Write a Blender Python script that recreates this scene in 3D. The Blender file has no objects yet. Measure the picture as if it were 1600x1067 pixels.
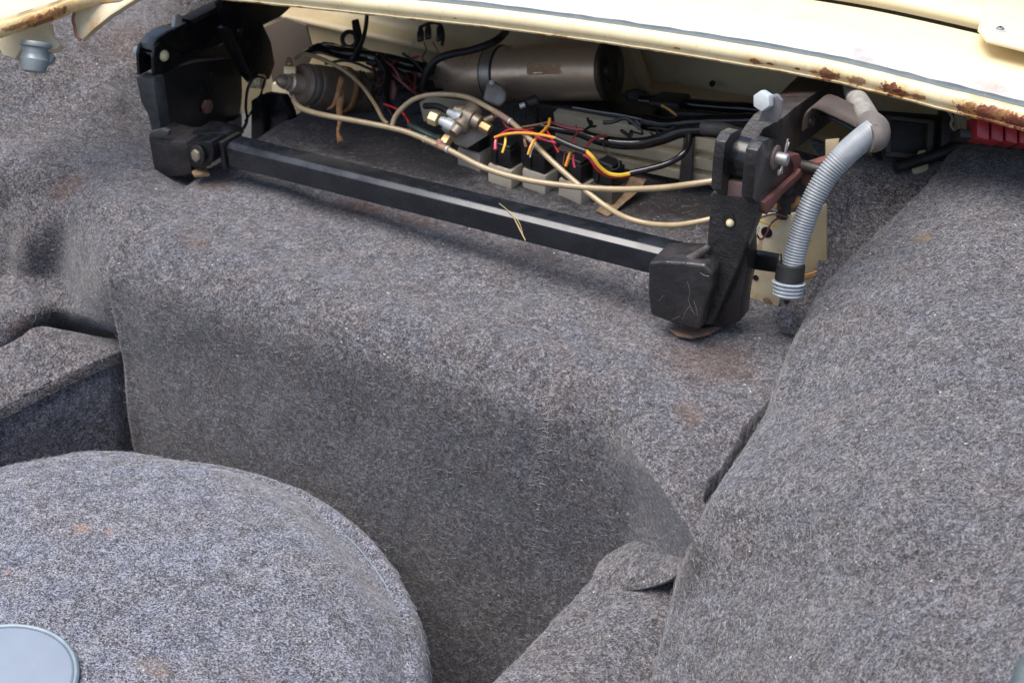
import bpy, bmesh, math, random
import numpy as np
from mathutils import Vector, Matrix, noise, Quaternion
random.seed(7); RNG = np.random.default_rng(7)
sc = bpy.context.scene
COL = sc.collection

# ------------------------------------------------------------------ camera
# car frame: X to the right across the car, Y towards its front, Z up, Z=0 on the luggage shelf; metres
FPX = 2400.0; PITCH = math.radians(33); YAW = math.radians(29.5); CH = 0.9
cam = bpy.data.cameras.new("camera"); camo = bpy.data.objects.new("camera", cam); COL.objects.link(camo)
camo.location = (0, 0, CH); camo.rotation_euler = (math.radians(90) - PITCH, 0, YAW)
cam.sensor_width = 36.0; cam.lens = 36.0 * FPX / 1600.0
cam.clip_start = 0.05; cam.clip_end = 200
cam.dof.use_dof = True; cam.dof.focus_distance = 1.55; cam.dof.aperture_fstop = 11.0
sc.camera = camo
# ------------------------------------------------------------------ world, sun, exposure
SUN_EL = math.radians(73); SUN_AZ = math.radians(222)     # azimuth clockwise from +Y
w = bpy.data.worlds.new("World"); sc.world = w; w.use_nodes = True
wn = w.node_tree; wn.nodes.clear()
sky = wn.nodes.new("ShaderNodeTexSky"); sky.sky_type = 'NISHITA'; sky.sun_disc = False
sky.sun_elevation = SUN_EL; sky.sun_rotation = SUN_AZ; sky.air_density = 1.0; sky.dust_density = 3.0; sky.ozone_density = 1.0
bg = wn.nodes.new("ShaderNodeBackground"); bg.inputs[1].default_value = 0.1
wo = wn.nodes.new("ShaderNodeOutputWorld")
wn.links.new(sky.outputs[0], bg.inputs[0]); wn.links.new(bg.outputs[0], wo.inputs[0])
sl = bpy.data.lights.new("sun", 'SUN'); sl.energy = 2.45; sl.angle = math.radians(48); sl.color = (1, .965, .92)
so = bpy.data.objects.new("sun", sl); COL.objects.link(so)
sd = Vector((math.sin(SUN_AZ) * math.cos(SUN_EL), math.cos(SUN_AZ) * math.cos(SUN_EL), math.sin(SUN_EL)))
so.rotation_euler = (-sd).to_track_quat('-Z', 'Y').to_euler(); so.location = sd * 5
sc.view_settings.view_transform = 'Standard'; sc.view_settings.look = 'None'; sc.view_settings.gamma = 1
sc.view_settings.exposure = 0.95
sc.cycles.use_denoising = True
sc.cycles.max_bounces = 8; sc.cycles.diffuse_bounces = 4

# ------------------------------------------------------------------ helpers
_s, _c = math.sin, math.cos
FW = Vector((-_s(YAW) * _c(PITCH), _c(YAW) * _c(PITCH), -_s(PITCH)))
RT = Vector((_c(YAW), _s(YAW), 0)); UP = Vector((-_s(YAW) * _s(PITCH), _c(YAW) * _s(PITCH), _c(PITCH)))
CO = Vector((0, 0, CH))
def at(px, py, d=None, x=None, y=None, z=None):
    r = FW + (px - 800) / FPX * RT + (533.5 - py) / FPX * UP
    if x is not None: t = x / r.x
    elif y is not None: t = y / r.y
    elif z is not None: t = (z - CH) / r.z
    else: t = d
    return CO + r * t
def V(*a): return Vector(a)
ORG = {}
def tag(o, label=None, cat=None, group=None, kind=None):
    if label: o['label'] = label
    if cat: o['category'] = cat
    if group: o['group'] = group
    if kind: o['kind'] = kind
    return o
def thing(name, loc, label, cat, group=None):
    o = bpy.data.objects.new(name, None); COL.objects.link(o); o.location = loc; o.empty_display_size = .02
    ORG[o.name] = Vector(loc); return tag(o, label, cat, group)
def link(name, me, mat, parent=None, loc=None, smooth=35):
    """mesh in world coordinates -> object whose origin is its parent's (or loc)"""
    o = bpy.data.objects.new(name, me)
    org = ORG[parent.name] if parent is not None else (Vector(loc) if loc is not None else Vector((0, 0, 0)))
    n = len(me.vertices); co = np.empty(n * 3, dtype=np.float32); me.vertices.foreach_get('co', co)
    co = co.reshape(-1, 3) - np.array(org, dtype=np.float32); me.vertices.foreach_set('co', co.ravel())
    COL.objects.link(o)
    if parent is not None: o.parent = parent
    else: o.location = org
    ORG[o.name] = org
    if mat: me.materials.append(mat)
    if smooth is not None:
        me.polygons.foreach_set('use_smooth', [True] * len(me.polygons))
        if smooth < 180: me.set_sharp_from_angle(angle=math.radians(smooth))
    me.update(); return o
def bm2(name, bm, mat, parent=None, loc=None, smooth=35):
    bmesh.ops.recalc_face_normals(bm, faces=bm.faces)
    me = bpy.data.meshes.new(name); bm.to_mesh(me); bm.free(); return link(name, me, mat, parent, loc, smooth)
def cr(pts, n):
    """Catmull-Rom through pts (k,3) -> n per span"""
    P = np.array([tuple(p) for p in pts], float); P = np.vstack([2 * P[0] - P[1], P, 2 * P[-1] - P[-2]])
    out = []
    t = np.linspace(0, 1, n, endpoint=False)[:, None]
    for i in range(1, len(P) - 2):
        a, b, c, d = P[i - 1:i + 3]
        out.append(.5 * ((2 * b) + (c - a) * t + (2 * a - 5 * b + 4 * c - d) * t**2 + (3 * b - a - 3 * c + d) * t**3))
    out.append(P[-2][None]); return np.vstack(out)
def add_tube(bm, pts, r, seg=10, n=6, raw=False, flat=1.0, caps=True):
    C = np.array([tuple(p) for p in pts], float) if raw else cr(pts, n)
    k = len(C); R = np.interp(np.linspace(0, 1, k), np.linspace(0, 1, len(r)), r) if hasattr(r, '__len__') else np.full(k, r)
    T = np.gradient(C, axis=0); T /= np.linalg.norm(T, axis=1)[:, None] + 1e-12
    u = np.cross(T[0], (0, 0, 1)); 
    if np.linalg.norm(u) < .1: u = np.cross(T[0], (0, 1, 0))
    u /= np.linalg.norm(u); rings = []
    for i in range(k):
        u = u - T[i] * np.dot(u, T[i]); u /= np.linalg.norm(u); v = np.cross(T[i], u)
        rings.append([bm.verts.new(C[i] + R[i] * (math.cos(2 * math.pi * j / seg) * u + math.sin(2 * math.pi * j / seg) * v * flat)) for j in range(seg)])
    for a, b in zip(rings, rings[1:]):
        for j in range(seg): bm.faces.new((a[j], a[(j + 1) % seg], b[(j + 1) % seg], b[j]))
    if caps: bm.faces.new(rings[0][::-1]); bm.faces.new(rings[-1])
def tube(name, pts, r, mat, parent=None, seg=10, n=6, **k):
    bm = bmesh.new(); add_tube(bm, pts, r, seg, n, **k)
    return bm2(name, bm, mat, parent, loc=tuple(pts[0]) if parent is None else None, smooth=50)
def add_lathe(bm, p0, ax, prof, seg=24, cap=True):
    """prof: list of (t along axis in m, radius)"""
    ax = Vector(ax).normalized(); u = ax.orthogonal().normalized(); v = ax.cross(u); p0 = Vector(p0); rings = []
    for t, r in prof:
        rings.append([bm.verts.new(p0 + ax * t + (u * math.cos(2 * math.pi * j / seg) + v * math.sin(2 * math.pi * j / seg)) * max(r, 1e-4)) for j in range(seg)])
    for a, b in zip(rings, rings[1:]):
        for j in range(seg): bm.faces.new((a[j], a[(j + 1) % seg], b[(j + 1) % seg], b[j]))
    if cap: bm.faces.new(rings[0][::-1]); bm.faces.new(rings[-1])
def lathe(name, p0, ax, prof, mat, parent=None, seg=24, smooth=35):
    bm = bmesh.new(); add_lathe(bm, p0, ax, prof, seg); return bm2(name, bm, mat, parent, None if parent else p0, smooth)
def add_prism(bm, pts, ext, bev=0.0, seg=2):
    b2 = bmesh.new(); ext = Vector(ext)
    a = [b2.verts.new(p) for p in pts]; b = [b2.verts.new(Vector(p) + ext) for p in pts]
    b2.faces.new(a); b2.faces.new(b[::-1])
    for i in range(len(pts)): j = (i + 1) % len(pts); b2.faces.new((a[i], b[i], b[j], a[j]))
    bmesh.ops.recalc_face_normals(b2, faces=b2.faces)
    if bev > 0:
        try: bmesh.ops.bevel(b2, geom=list(b2.edges), offset=bev, segments=seg, affect='EDGES', profile=.6, clamp_overlap=True)
        except Exception: pass
    me = bpy.data.meshes.new('tmp'); b2.to_mesh(me); b2.free(); bm.from_mesh(me); bpy.data.meshes.remove(me)
def prism(name, pts, ext, mat, parent=None, bev=.0015, seg=2, smooth=35):
    bm = bmesh.new(); add_prism(bm, pts, ext, bev, seg); return bm2(name, bm, mat, parent, None if parent else tuple(pts[0]), smooth)
def add_box(bm, c, X, Y, Z, bev=0.0, seg=2):
    c, X, Y, Z = Vector(c), Vector(X), Vector(Y), Vector(Z)
    add_prism(bm, [c - X - Y - Z, c + X - Y - Z, c + X + Y - Z, c - X + Y - Z], 2 * Z, bev, seg)
def box(name, c, X, Y, Z, mat, parent=None, bev=.0015, seg=2):
    bm = bmesh.new(); add_box(bm, c, X, Y, Z, bev, seg); return bm2(name, bm, mat, parent, None if parent else c)
def hexhead(name, p, ax, r, h, mat, parent):
    ax = Vector(ax).normalized(); u = ax.orthogonal().normalized(); v = ax.cross(u)
    return prism(name, [Vector(p) + (u * math.cos(a * math.pi / 3) + v * math.sin(a * math.pi / 3)) * r for a in range(6)], ax * h, mat, parent, r * .12, 2)
def dome(name, p, ax, r, h, mat, parent, seg=18):
    return lathe(name, p, ax, [(-.002, r), (h * .2, r), (h * .55, r * .88), (h * .85, r * .6), (h, r * .2), (h, 0)], mat, parent, seg, 80)
def fbm(p, o=3):
    a = 1; s = 0
    for _ in range(o): s += a * noise.noise(p); p = p * 2.03; a *= .5
    return s
def surf(name, grid, mat, parent=None, sub=10, amp=0.0, freq=8, seed=0, thick=0.0, loc=None, fn=None, uvkeep=False):
    """smooth sheet through a net of 3D control points, with gentle lumps"""
    G = np.array([[tuple(p) for p in row] for row in grid], float)
    A = np.stack([cr(G[:, j], sub) for j in range(G.shape[1])], 1)
    B = np.stack([cr(A[i], sub) for i in range(A.shape[0])], 0)
    m, n = B.shape[:2]
    if amp or fn:
        du = np.gradient(B, axis=0); dv = np.gradient(B, axis=1); N = np.cross(du, dv); N /= np.linalg.norm(N, axis=2)[..., None] + 1e-9
        for i in range(m):
            for j in range(n):
                p = Vector(B[i, j]); h = amp * fbm(p * freq + Vector((seed, seed * 2, 0))) if amp else 0
                if fn: h += fn(p, i / (m - 1), j / (n - 1))
                B[i, j] += N[i, j] * h
    verts = B.reshape(-1, 3)
    idx = np.arange(m * n).reshape(m, n)
    faces = np.stack([idx[:-1, :-1], idx[1:, :-1], idx[1:, 1:], idx[:-1, 1:]], -1).reshape(-1, 4)
    me = bpy.data.meshes.new(name); me.from_pydata(verts.tolist(), [], faces.tolist())
    o = link(name, me, mat, parent, loc if loc is not None else (None if parent else tuple(verts.mean(0))), 180)
    if thick:
        md = o.modifiers.new('thickness', 'SOLIDIFY'); md.thickness = thick; md.offset = 0
    o['_n'] = 0; del o['_n']
    return o, B

# ------------------------------------------------------------------ materials
class NT:
    def __init__(s, name):
        s.m = bpy.data.materials.new(name); s.m.use_nodes = True; s.n = s.m.node_tree.nodes; s.l = s.m.node_tree.links
        s.b = s.n['Principled BSDF']; s.geo = s.n.new('ShaderNodeNewGeometry')
        s.pos = s.geo.outputs['Position']
    def node(s, t, **k):
        x = s.n.new(t)
        for a, v in k.items(): setattr(x, a, v)
        return x
    def mapping(s, rot=(0, 0, 0), scale=(1, 1, 1), src=None):
        x = s.node('ShaderNodeMapping'); x.inputs['Rotation'].default_value = rot; x.inputs['Scale'].default_value = scale
        s.l.new(src or s.pos, x.inputs['Vector']); return x.outputs[0]
    def noise(s, scale, detail=3, rough=.55, src=None, dist=0):
        x = s.node('ShaderNodeTexNoise'); x.inputs['Scale'].default_value = scale; x.inputs['Detail'].default_value = detail
        x.inputs['Roughness'].default_value = rough; x.inputs['Distortion'].default_value = dist
        s.l.new(src or s.pos, x.inputs['Vector']); return x.outputs['Fac']
    def ramp(s, src, *stops, interp='LINEAR'):
        x = s.node('ShaderNodeValToRGB'); x.color_ramp.interpolation = interp; e = x.color_ramp.elements
        while len(e) < len(stops): e.new(.5)
        for i, (p, c) in enumerate(stops):
            e[i].position = p; e[i].color = (c, c, c, 1) if not hasattr(c, '__len__') else (*c, 1)
        s.l.new(src, x.inputs[0]); return x.outputs[0]
    def mix(s, f, a, b, mode='MIX'):
        x = s.node('ShaderNodeMix', data_type='RGBA', blend_type=mode)
        for sock, v in ((x.inputs[0], f), (x.inputs[6], a), (x.inputs[7], b)):
            if isinstance(v, (int, float)): sock.default_value = v if sock == x.inputs[0] else (v, v, v, 1)
            elif hasattr(v, '__len__'): sock.default_value = (*v, 1)
            else: s.l.new(v, sock)
        return x.outputs[2]
    def math(s, op, a, b=0.0, clamp=False):
        x = s.node('ShaderNodeMath', operation=op, use_clamp=clamp)
        for sock, v in zip(x.inputs, (a, b)):
            if isinstance(v, (int, float)): sock.default_value = v
            else: s.l.new(v, sock)
        return x.outputs[0]
    def spot(s, c, r, soft=.35, nscale=90, namt=.5):
        """mask of an irregular blot centred on c (world), radius r (number or xyz)"""
        if not hasattr(r, '__len__'): r = (r, r, r)
        a = s.node('ShaderNodeVectorMath', operation='SUBTRACT'); s.l.new(s.pos, a.inputs[0]); a.inputs[1].default_value = tuple(c)
        b = s.node('ShaderNodeVectorMath', operation='DIVIDE'); s.l.new(a.outputs[0], b.inputs[0]); b.inputs[1].default_value = r
        l = s.node('ShaderNodeVectorMath', operation='LENGTH'); s.l.new(b.outputs[0], l.inputs[0])
        nz = s.noise(nscale, 4, .65)
        v = s.math('ADD', l.outputs['Value'], s.math('MULTIPLY', s.math('SUBTRACT', nz, .5), namt * 4))
        return s.ramp(v, (max(0, .7 - soft), 1), (min(1, .7 + soft), 0))
    def set(s, **k):
        for a, v in k.items():
            sock = s.b.inputs[a.replace('_', ' ')]
            if isinstance(v, (int, float)): sock.default_value = v
            elif hasattr(v, '__len__'): sock.default_value = (*v, 1) if len(v) == 3 else v
            else: s.l.new(v, sock)
        return s
    def bump(s, h, strength=.3, dist=.001, prev=None):
        x = s.node('ShaderNodeBump'); x.inputs['Strength'].default_value = strength; x.inputs['Distance'].default_value = dist
        s.l.new(h, x.inputs['Height'])
        if prev: s.l.new(prev, x.inputs['Normal'])
        s.l.new(x.outputs[0], s.b.inputs['Normal']); return x.outputs[0]

def carpet(name, tone=1.0, tint=(1, 1, 1), stains_shade=(), grain=1.0, contrast=1.0, seed=0):
    t = NT(name)
    src = t.mapping((seed, seed * .7, 0), (1, 1, 1))
    g1 = t.noise(430 / grain, 3, .7, src, .6)                        # felt grain
    f1 = t.noise(1, 3, .6, t.mapping((.5, .3, .4 + seed), (210, 1150, 900)), .5)   # lying fibres, several ways
    f2 = t.noise(1, 3, .6, t.mapping((.2, -.5, -1.0 + seed), (210, 1150, 900)), .5)
    f3 = t.noise(1, 3, .6, t.mapping((-.7, .2, 2.1 + seed), (230, 1150, 800)), .5)
    big = t.noise(9, 4, .6, src); mid = t.noise(48, 3, .6, src); clump = t.noise(165, 3, .62, src, .8); hue = t.noise(22, 4, .6, t.mapping((0, 0, seed + 3), (1, 1, 1)))
    fib = t.math('MAXIMUM', t.math('MAXIMUM', f1, f2), f3)
    v = t.math('ADD', t.math('MULTIPLY', g1, .62), t.math('MULTIPLY', fib, .38))
    v = t.math('ADD', v, t.math('ADD', t.math('MULTIPLY', t.math('SUBTRACT', mid, .5), .12), t.math('MULTIPLY', t.math('SUBTRACT', clump, .5), .30 * contrast)))
    lo, hi = .5 - .105 * contrast + .02, .5 + .125 * contrast + .03
    c = t.ramp(v, (0.0, (.010, .0095, .009)), (lo - .015, (.017, .016, .0165)), (.52, (.096, .092, .095)), (hi, (.32, .31, .32)), (1, (.5, .49, .5)))
    c = t.mix(1, c, tuple(x * tone for x in tint), 'MULTIPLY')
    c = t.mix(t.ramp(big, (.45, 0), (.68, .18)), c, t.mix(1, c, (.92, .74, .62), 'MULTIPLY'))       # brownish ageing in wide patches
    c = t.mix(t.ramp(hue, (.40, .0), (.62, .8)), t.mix(1, c, (1.03, .985, .95), 'MULTIPLY'), t.mix(1, c, (.95, .985, 1.06), 'MULTIPLY'))
    for (p, r, colr, amt) in stains_shade:
        m = t.math('MULTIPLY', t.spot(p, r, .3, 60, .35), amt)
        c = t.mix(m, c, t.mix(.55, t.mix(1, c, tuple(min(4, x * 6) for x in colr), 'MULTIPLY'), colr))
    c = t.mix(t.ramp(t.noise(240, 0, .5, src), (.855, 0), (.87, .8)), c, (.62, .6, .56))      # lint
    t.set(Base_Color=c, Roughness=.95, Specular_IOR_Level=.12, Sheen_Weight=.25, Sheen_Roughness=.5)
    hgt = t.math('ADD', v, t.math('MULTIPLY', mid, .6))
    t.bump(hgt, .75, .0028)
    return t.m

def metal_paint(name, col, rough=.35, dust=.2, dustcol=(.16, .14, .125), rust=(), bump=.12, bscale=180, metallic=0, coat=0, rustamt=.0, chips=()):
    t = NT(name)
    n1 = t.noise(26, 5, .65); n2 = t.noise(210, 4, .6); n3 = t.noise(70, 6, .7)
    c = t.mix(t.math('MULTIPLY', t.ramp(n1, (.42, 0), (.68, 1)), dust), col, dustcol)
    c = t.mix(t.math('MULTIPLY', t.ramp(n2, (.6, 0), (.72, 1)), dust * .8), c, dustcol)
    rc = t.ramp(t.noise(300, 4, .7), (.3, (.045, .014, .008)), (.5, (.17, .05, .025)), (.75, (.36, .13, .045)))
    if rustamt:
        c = t.mix(t.ramp(n3, (.66 - rustamt, 0), (.70 - rustamt, 1)), c, rc)
    r0 = t.ramp(n1, (.3, rough), (.7, min(1, rough + .25)))
    for (p, r, a) in rust:
        m = t.math('MULTIPLY', t.spot(p, r, .06, 140, .42), a)
        halo = t.math('MULTIPLY', t.spot(p, tuple(q * 1.5 for q in r) if hasattr(r, '__len__') else r * 1.5, .35, 90, .4), a * .55)
        c = t.mix(halo, c, (.52, .27, .08)); c = t.mix(m, c, rc); r0 = t.mix(m, r0, .9)
    t.set(Base_Color=c, Roughness=r0, Metallic=metallic, Coat_Weight=coat, Coat_Roughness=.1)
    t.bump(t.math('ADD', t.noise(bscale, 4, .6), n1), bump, .002)
    return t.m
def plain(name, col, rough=.5, metallic=0, var=.25, scale=90, bump=.1, spec=.5, **k):
    t = NT(name); n = t.noise(scale, 4, .6)
    c = t.mix(t.ramp(n, (.35, 0), (.7, 1)), tuple(x * (1 - var) for x in col), tuple(min(1, x * (1 + var)) for x in col))
    t.set(Base_Color=c, Roughness=rough, Metallic=metallic, Specular_IOR_Level=spec, **k); t.bump(n, bump, .001); return t.m
CREAM = (.79, .67, .42)

# ---- carpets
BROWN = (.10, .055, .035); YEL = (.30, .19, .06); DARKB = (.045, .036, .032)
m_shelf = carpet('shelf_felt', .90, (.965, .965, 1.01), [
    (at(1110, 560, z=0), (.06, .05, .05), BROWN, .55), (at(1075, 640, z=-.01), (.02, .02, .02), BROWN, .5), (at(1080, 655, z=-.01), .012, (.12, .07, .04), .3),
    (at(330, 285, z=.0), (.05, .03, .03), BROWN, .6), (at(560, 330, z=0), (.05, .025, .03), BROWN, .65), (at(660, 350, z=0), (.05, .02, .03), BROWN, .5),
    (at(850, 400, z=0), (.06, .02, .02), DARKB, .55), (at(300, 375, z=0), (.03, .015, .02), BROWN, .4),
    (at(620, 230, z=0), (.30, .14, .05), (.030, .020, .015), .95), (at(1010, 310, z=0), (.25, .09, .05), (.030, .020, .015), .95)], 1.0, 1.25, 0)  # two wide brown patches painted in for the shade under the deck
m_arch = carpet('arch_felt', .84, (.95, .965, 1.02), [(at(1436, 366, 1.632), (.018, .012, .012), (.22, .145, .055), .65), (at(1555, 355, 1.585), (.016, .01, .01), YEL, .4), (at(1340, 388, 1.652), (.012, .008, .01), (.16, .07, .04), .5),
    (at(1085, 915, 1.46), (.03, .03, .03), DARKB, .5), (at(1090, 880, 1.47), (.025, .03, .03), DARKB, .5)], 1.0, 1.1, .6)
m_low = carpet('slope_felt', .85, (.965, .965, 1.0), [(at(1040, 866, 1.53), (.022, .012, .012), (.20, .13, .05), .6), (at(1060, 850, 1.52), (.02, .014, .014), DARKB, .6)], 1.0, 1.0, 1.4)
m_left = carpet('side_felt', .86, (.97, .955, .985), [(at(110, 300, 1.98), (.035, .03, .03), (.13, .07, .04), .45), (at(30, 520, 1.96), (.04, .02, .03), BROWN, .4), (at(200, 50, 2.15), (.12, .12, .05), BROWN, .5)], 1.0, .9, 2.2)
m_box = carpet('pocket_felt', 1.35, (.93, .97, 1.07), [], 1.0, .95, 3.1)
m_tyre = carpet('cover_felt', 1.13, (.87, .935, 1.07), [(at(128, 828, z=-.156), (.014, .009, .012), (.34, .19, .10), .5), (at(172, 832, z=-.156), (.005, .005, .01), (.34, .17, .10), .45), (at(240, 1045, z=-.156), (.03, .015, .02), (.25, .17, .11), .35),
    (at(12, 897, z=-.156), (.007, .006, .01), (.34, .18, .1), .35), (at(420, 1060, z=-.156), (.05, .02, .03), (.13, .09, .06), .3), (at(100, 920, z=-.156), (.03, .01, .03), (.06, .06, .07), .4)], .85, .60, 4.0)
m_fib = plain('felt_fibre', (.30, .30, .315), .8, var=.5, scale=300, bump=0)
m_fibt = plain('cover_fibre', (.46, .47, .50), .8, var=.4, scale=300, bump=0)
# ---- paints and metals
m_black = metal_paint('black_gloss_paint', (.005, .006, .008), .14, .05, bump=.05, bscale=60)
m_bar = metal_paint('black_bar_paint', (.007, .009, .013), .15, .10, (.09, .10, .12), bump=.06, bscale=60, coat=.35)
m_blackd = metal_paint('dusty_black_paint', (.014, .0135, .014), .24, .14, (.05, .038, .032), bump=.12, bscale=150)
m_cast = metal_paint('painted_cast_iron', (.014, .013, .014), .28, .3, (.085, .07, .068), bump=1.0, bscale=260, coat=.3)
m_castb = metal_paint('painted_cast_block', (.013, .0125, .014), .26, .3, (.085, .07, .07), bump=.45, bscale=200, coat=.3)
m_rustyarm = metal_paint('rusty_black_arm', (.018, .015, .015), .36, .4, (.10, .062, .055), bump=.4, bscale=200, rustamt=.04)
m_redbrown = metal_paint('red_primer', (.20, .075, .06), .55, .5, (.09, .05, .045), bump=.4, bscale=220)
m_rustbolt = metal_paint('rusted_bolt', (.30, .14, .11), .6, .6, (.16, .07, .045), bump=.5, bscale=400)
m_steel = metal_paint('dull_steel', (.42, .42, .41), .38, .35, (.2, .17, .14), metallic=.85, bump=.2)
m_zinc = metal_paint('zinc_plated', (.62, .65, .66), .4, .25, (.4, .37, .3), metallic=.45, bump=.15)
m_canister = metal_paint('champagne_grey_paint', (.62, .47, .35), .24, .35, (.34, .24, .16), metallic=.65, bump=.15, bscale=60)
m_brass = metal_paint('dull_brass', (.62, .44, .22), .35, .35, (.25, .17, .1), metallic=.9, bump=.15)
m_brassl = metal_paint('bright_brass', (.85, .68, .38), .3, .1, (.5, .38, .2), metallic=.6, bump=.1)
m_creamcap = plain('cream_plastic', (.72, .62, .38), .4)
m_rubber = plain('black_rubber', (.014, .014, .015), .5, var=.4, scale=120, bump=.3)
m_tape = plain('shiny_black_tape', (.008, .008, .009), .16, var=.5, scale=70, bump=.55)
m_plasticblk = plain('black_plastic', (.013, .013, .014), .35, var=.3, scale=200, bump=.1)
m_hose = plain('aged_clear_tubing', (.37, .285, .17), .28, var=.12, scale=60, bump=.05, Subsurface_Weight=.0, Coat_Weight=.3)
m_hosed = plain('brown_tubing', (.30, .22, .12), .35, var=.2, scale=60, bump=.05)
m_joint = metal_paint('hose_joint', (.34, .2, .14), .45, .4)
m_grey = plain('grey_flexible_plastic', (.27, .29, .31), .42, var=.2, scale=45, bump=.08)
m_greyd = plain('dirty_grey_plastic', (.27, .25, .22), .5, var=.3, scale=60, bump=.1)
m_boxgrey = metal_paint('dirty_beige_case', (.52, .48, .40), .55, .4, (.33, .26, .17), bump=.1)
m_alu = metal_paint('weathered_aluminium', (.80, .69, .49), .4, .3, (.36, .30, .2), metallic=.15, bump=.1)
m_tie = plain('tan_strap', (.40, .20, .085), .7, var=.35, scale=150, bump=.2)
m_tapepaper = plain('masking_paper', (.26, .17, .095), .8, var=.35, scale=120, bump=.3)
m_red = plain('red_plastic', (.42, .03, .035), .3, var=.2, scale=60, bump=.05)
m_straw = plain('dry_straw', (.50, .38, .18), .7)
m_dark = plain('black_box', (.02, .019, .018), .55, var=.4, scale=60, bump=.2)
m_disc = plain('pale_blue_vinyl', (.215, .255, .315), .42, var=.045, scale=25, bump=.03)
m_discrim = plain('blue_grey_edging', (.20, .255, .30), .4, var=.15, scale=60, bump=.05)
m_seal = metal_paint('blue_grey_sealer', (.07, .095, .105), .45, .35, (.24, .25, .25), bump=.5, bscale=120)
WIRE = {k: plain('wire_' + k, c, .35, var=.1, bump=0) for k, c in dict(orange=(.75, .30, .03), yellow=(.80, .48, .05), red=(.50, .025, .03), pink=(.60, .05, .10), maroon=(.14, .02, .02), green=(.04, .12, .08), black=(.01, .01, .01), brown=(.2, .1, .05), grey=(.3, .3, .28), white=(.6, .58, .5)).items()}

# ------------------------------------------------------------------ car body: aperture rim, deck, back panel
LIPPX = [(2150, 370), (1930, 298), (1720, 238), (1600, 204), (1462, 169), (1342, 138), (1256, 119), (1100, 92), (920, 64), (760, 43), (620, 28), (480, 13), (380, 3), (290, -8), (215, -22), (150, -45)]
PATH = [at(px, py, z=.225) for px, py in LIPPX]
rust_lip = []
for px, py, rx, a in ((1180, 96, .007, .9), (1200, 103, .004, 1), (1280, 106, .006, .9), (1298, 113, .013, .9), (1400, 138, .014, 1), (1412, 142, .008, 1), (1520, 172, .016, 1), (1555, 182, .020, 1), (1590, 192, .014, 1), (1335, 130, .010, .7), (1430, 158, .008, .8), (1240, 113, .003, 1), (700, 36, .002, 1), (1062, 71, .004, .7)):
    p = at(px, py, z=.232); rust_lip.append((p, (rx * 1.6, .03, rx * .75), a))
def lip_mat():
    t = NT('cream_lip_paint'); n1 = t.noise(40, 5, .6)
    c = t.mix(t.ramp(n1, (.4, 0), (.75, .5)), CREAM, (.60, .45, .24)); c = t.mix(t.ramp(t.noise(150, 5, .75), (.62, 0), (.70, .7)), c, (.36, .22, .10))
    # rust creeping along the folded bottom edge of the flange
    sep = t.node('ShaderNodeSeparateXYZ'); t.l.new(t.pos, sep.inputs[0])
    edge = t.ramp(t.math('ADD', t.math('MULTIPLY', t.math('SUBTRACT', sep.outputs['Z'], .2225), 160), t.math('MULTIPLY', t.math('SUBTRACT', t.noise(45, 5, .7), .5), 2.4)), (.16, .95), (.5, 0))
    rc = t.ramp(t.noise(300, 4, .7), (.3, (.05, .015, .008)), (.5, (.19, .055, .03)), (.75, (.38, .14, .05)))
    c = t.mix(edge, c, t.mix(.45, rc, (.45, .22, .06)))
    for p, r, a in rust_lip:
        c = t.mix(t.math('MULTIPLY', t.spot(p, tuple(q * 1.5 for q in r), .3, 90, .4), a * .5), c, (.62, .36, .12))
        c = t.mix(t.math('MULTIPLY', t.spot(p, r, .04, 150, .42), a), c, rc)
    t.set(Base_Color=c, Roughness=.36, Coat_Weight=.2); t.bump(n1, .1, .001); return t.m
def deck_mat(name='cream_deck_paint', CREAM=CREAM, dirt=.25, dcol=(.66, .5, .26)):
    t = NT(name); n1 = t.noise(30, 5, .6)
    c = t.mix(t.ramp(n1, (.42, 0), (.75, dirt)), CREAM, dcol)
    for px, py, r, a, colr in ((1340, 98, .010, 1, (.05, .04, .035)), (1362, 100, .011, 1, (.03, .025, .025)), (1325, 95, .014, .7, (.55, .5, .45)), (1350, 92, .02, .5, (.34, .3, .26)), (1540, 128, .02, .35, (.35, .3, .22)), (1475, 110, .006, .5, (.4, .33, .22)), (1570, 128, .015, .3, (.3, .25, .2))):
        p = at(px, py, z=.248); c = t.mix(t.math('MULTIPLY', t.spot(p, (r * 1.2, r * 1.2, .06), .12, 160, .5), a), c, colr)
    c = t.mix(t.ramp(t.noise(130, 5, .7), (.66, 0), (.72, .6)), c, (.45, .36, .2))
    t.set(Base_Color=c, Roughness=.3, Coat_Weight=.3); t.bump(n1, .08, .001); return t.m
m_lip = lip_mat(); m_deck = deck_mat(); m_chan = deck_mat('greyed_channel_paint', (.60, .57, .55), .8, (.36, .33, .31))
def m_grimy():
    t = NT('grimy_cream_paint'); n = t.noise(7, 5, .6); n2 = t.noise(60, 5, .65)
    c = t.mix(t.ramp(n, (.38, 0), (.68, .7)), (.60, .49, .29), (.30, .22, .13))
    c = t.mix(t.ramp(n2, (.62, 0), (.75, .6)), c, (.2, .13, .08))
    t.set(Base_Color=c, Roughness=.45); t.bump(n2, .1, .001); return t.m
m_back = m_grimy()
m_rustcream = metal_paint('rusty_cream_paint', (.72, .62, .42), .45, .4, (.4, .28, .15), rust=[(at(1175, 475, y=1.42), (.012, .02, .014), .9), (at(1205, 470, y=1.42), (.01, .02, .008), .7), (at(1168, 440, y=1.42), (.004, .02, .02), .6), (at(1190, 385, y=1.42), (.004, .02, .02), .4)], bump=.1)
body = thing('car_body', (-.6, 1.6, .0), 'cream painted car body round the boot opening, rusty along its folded edge', 'car body')
Pp = cr(PATH, 8)
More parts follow.
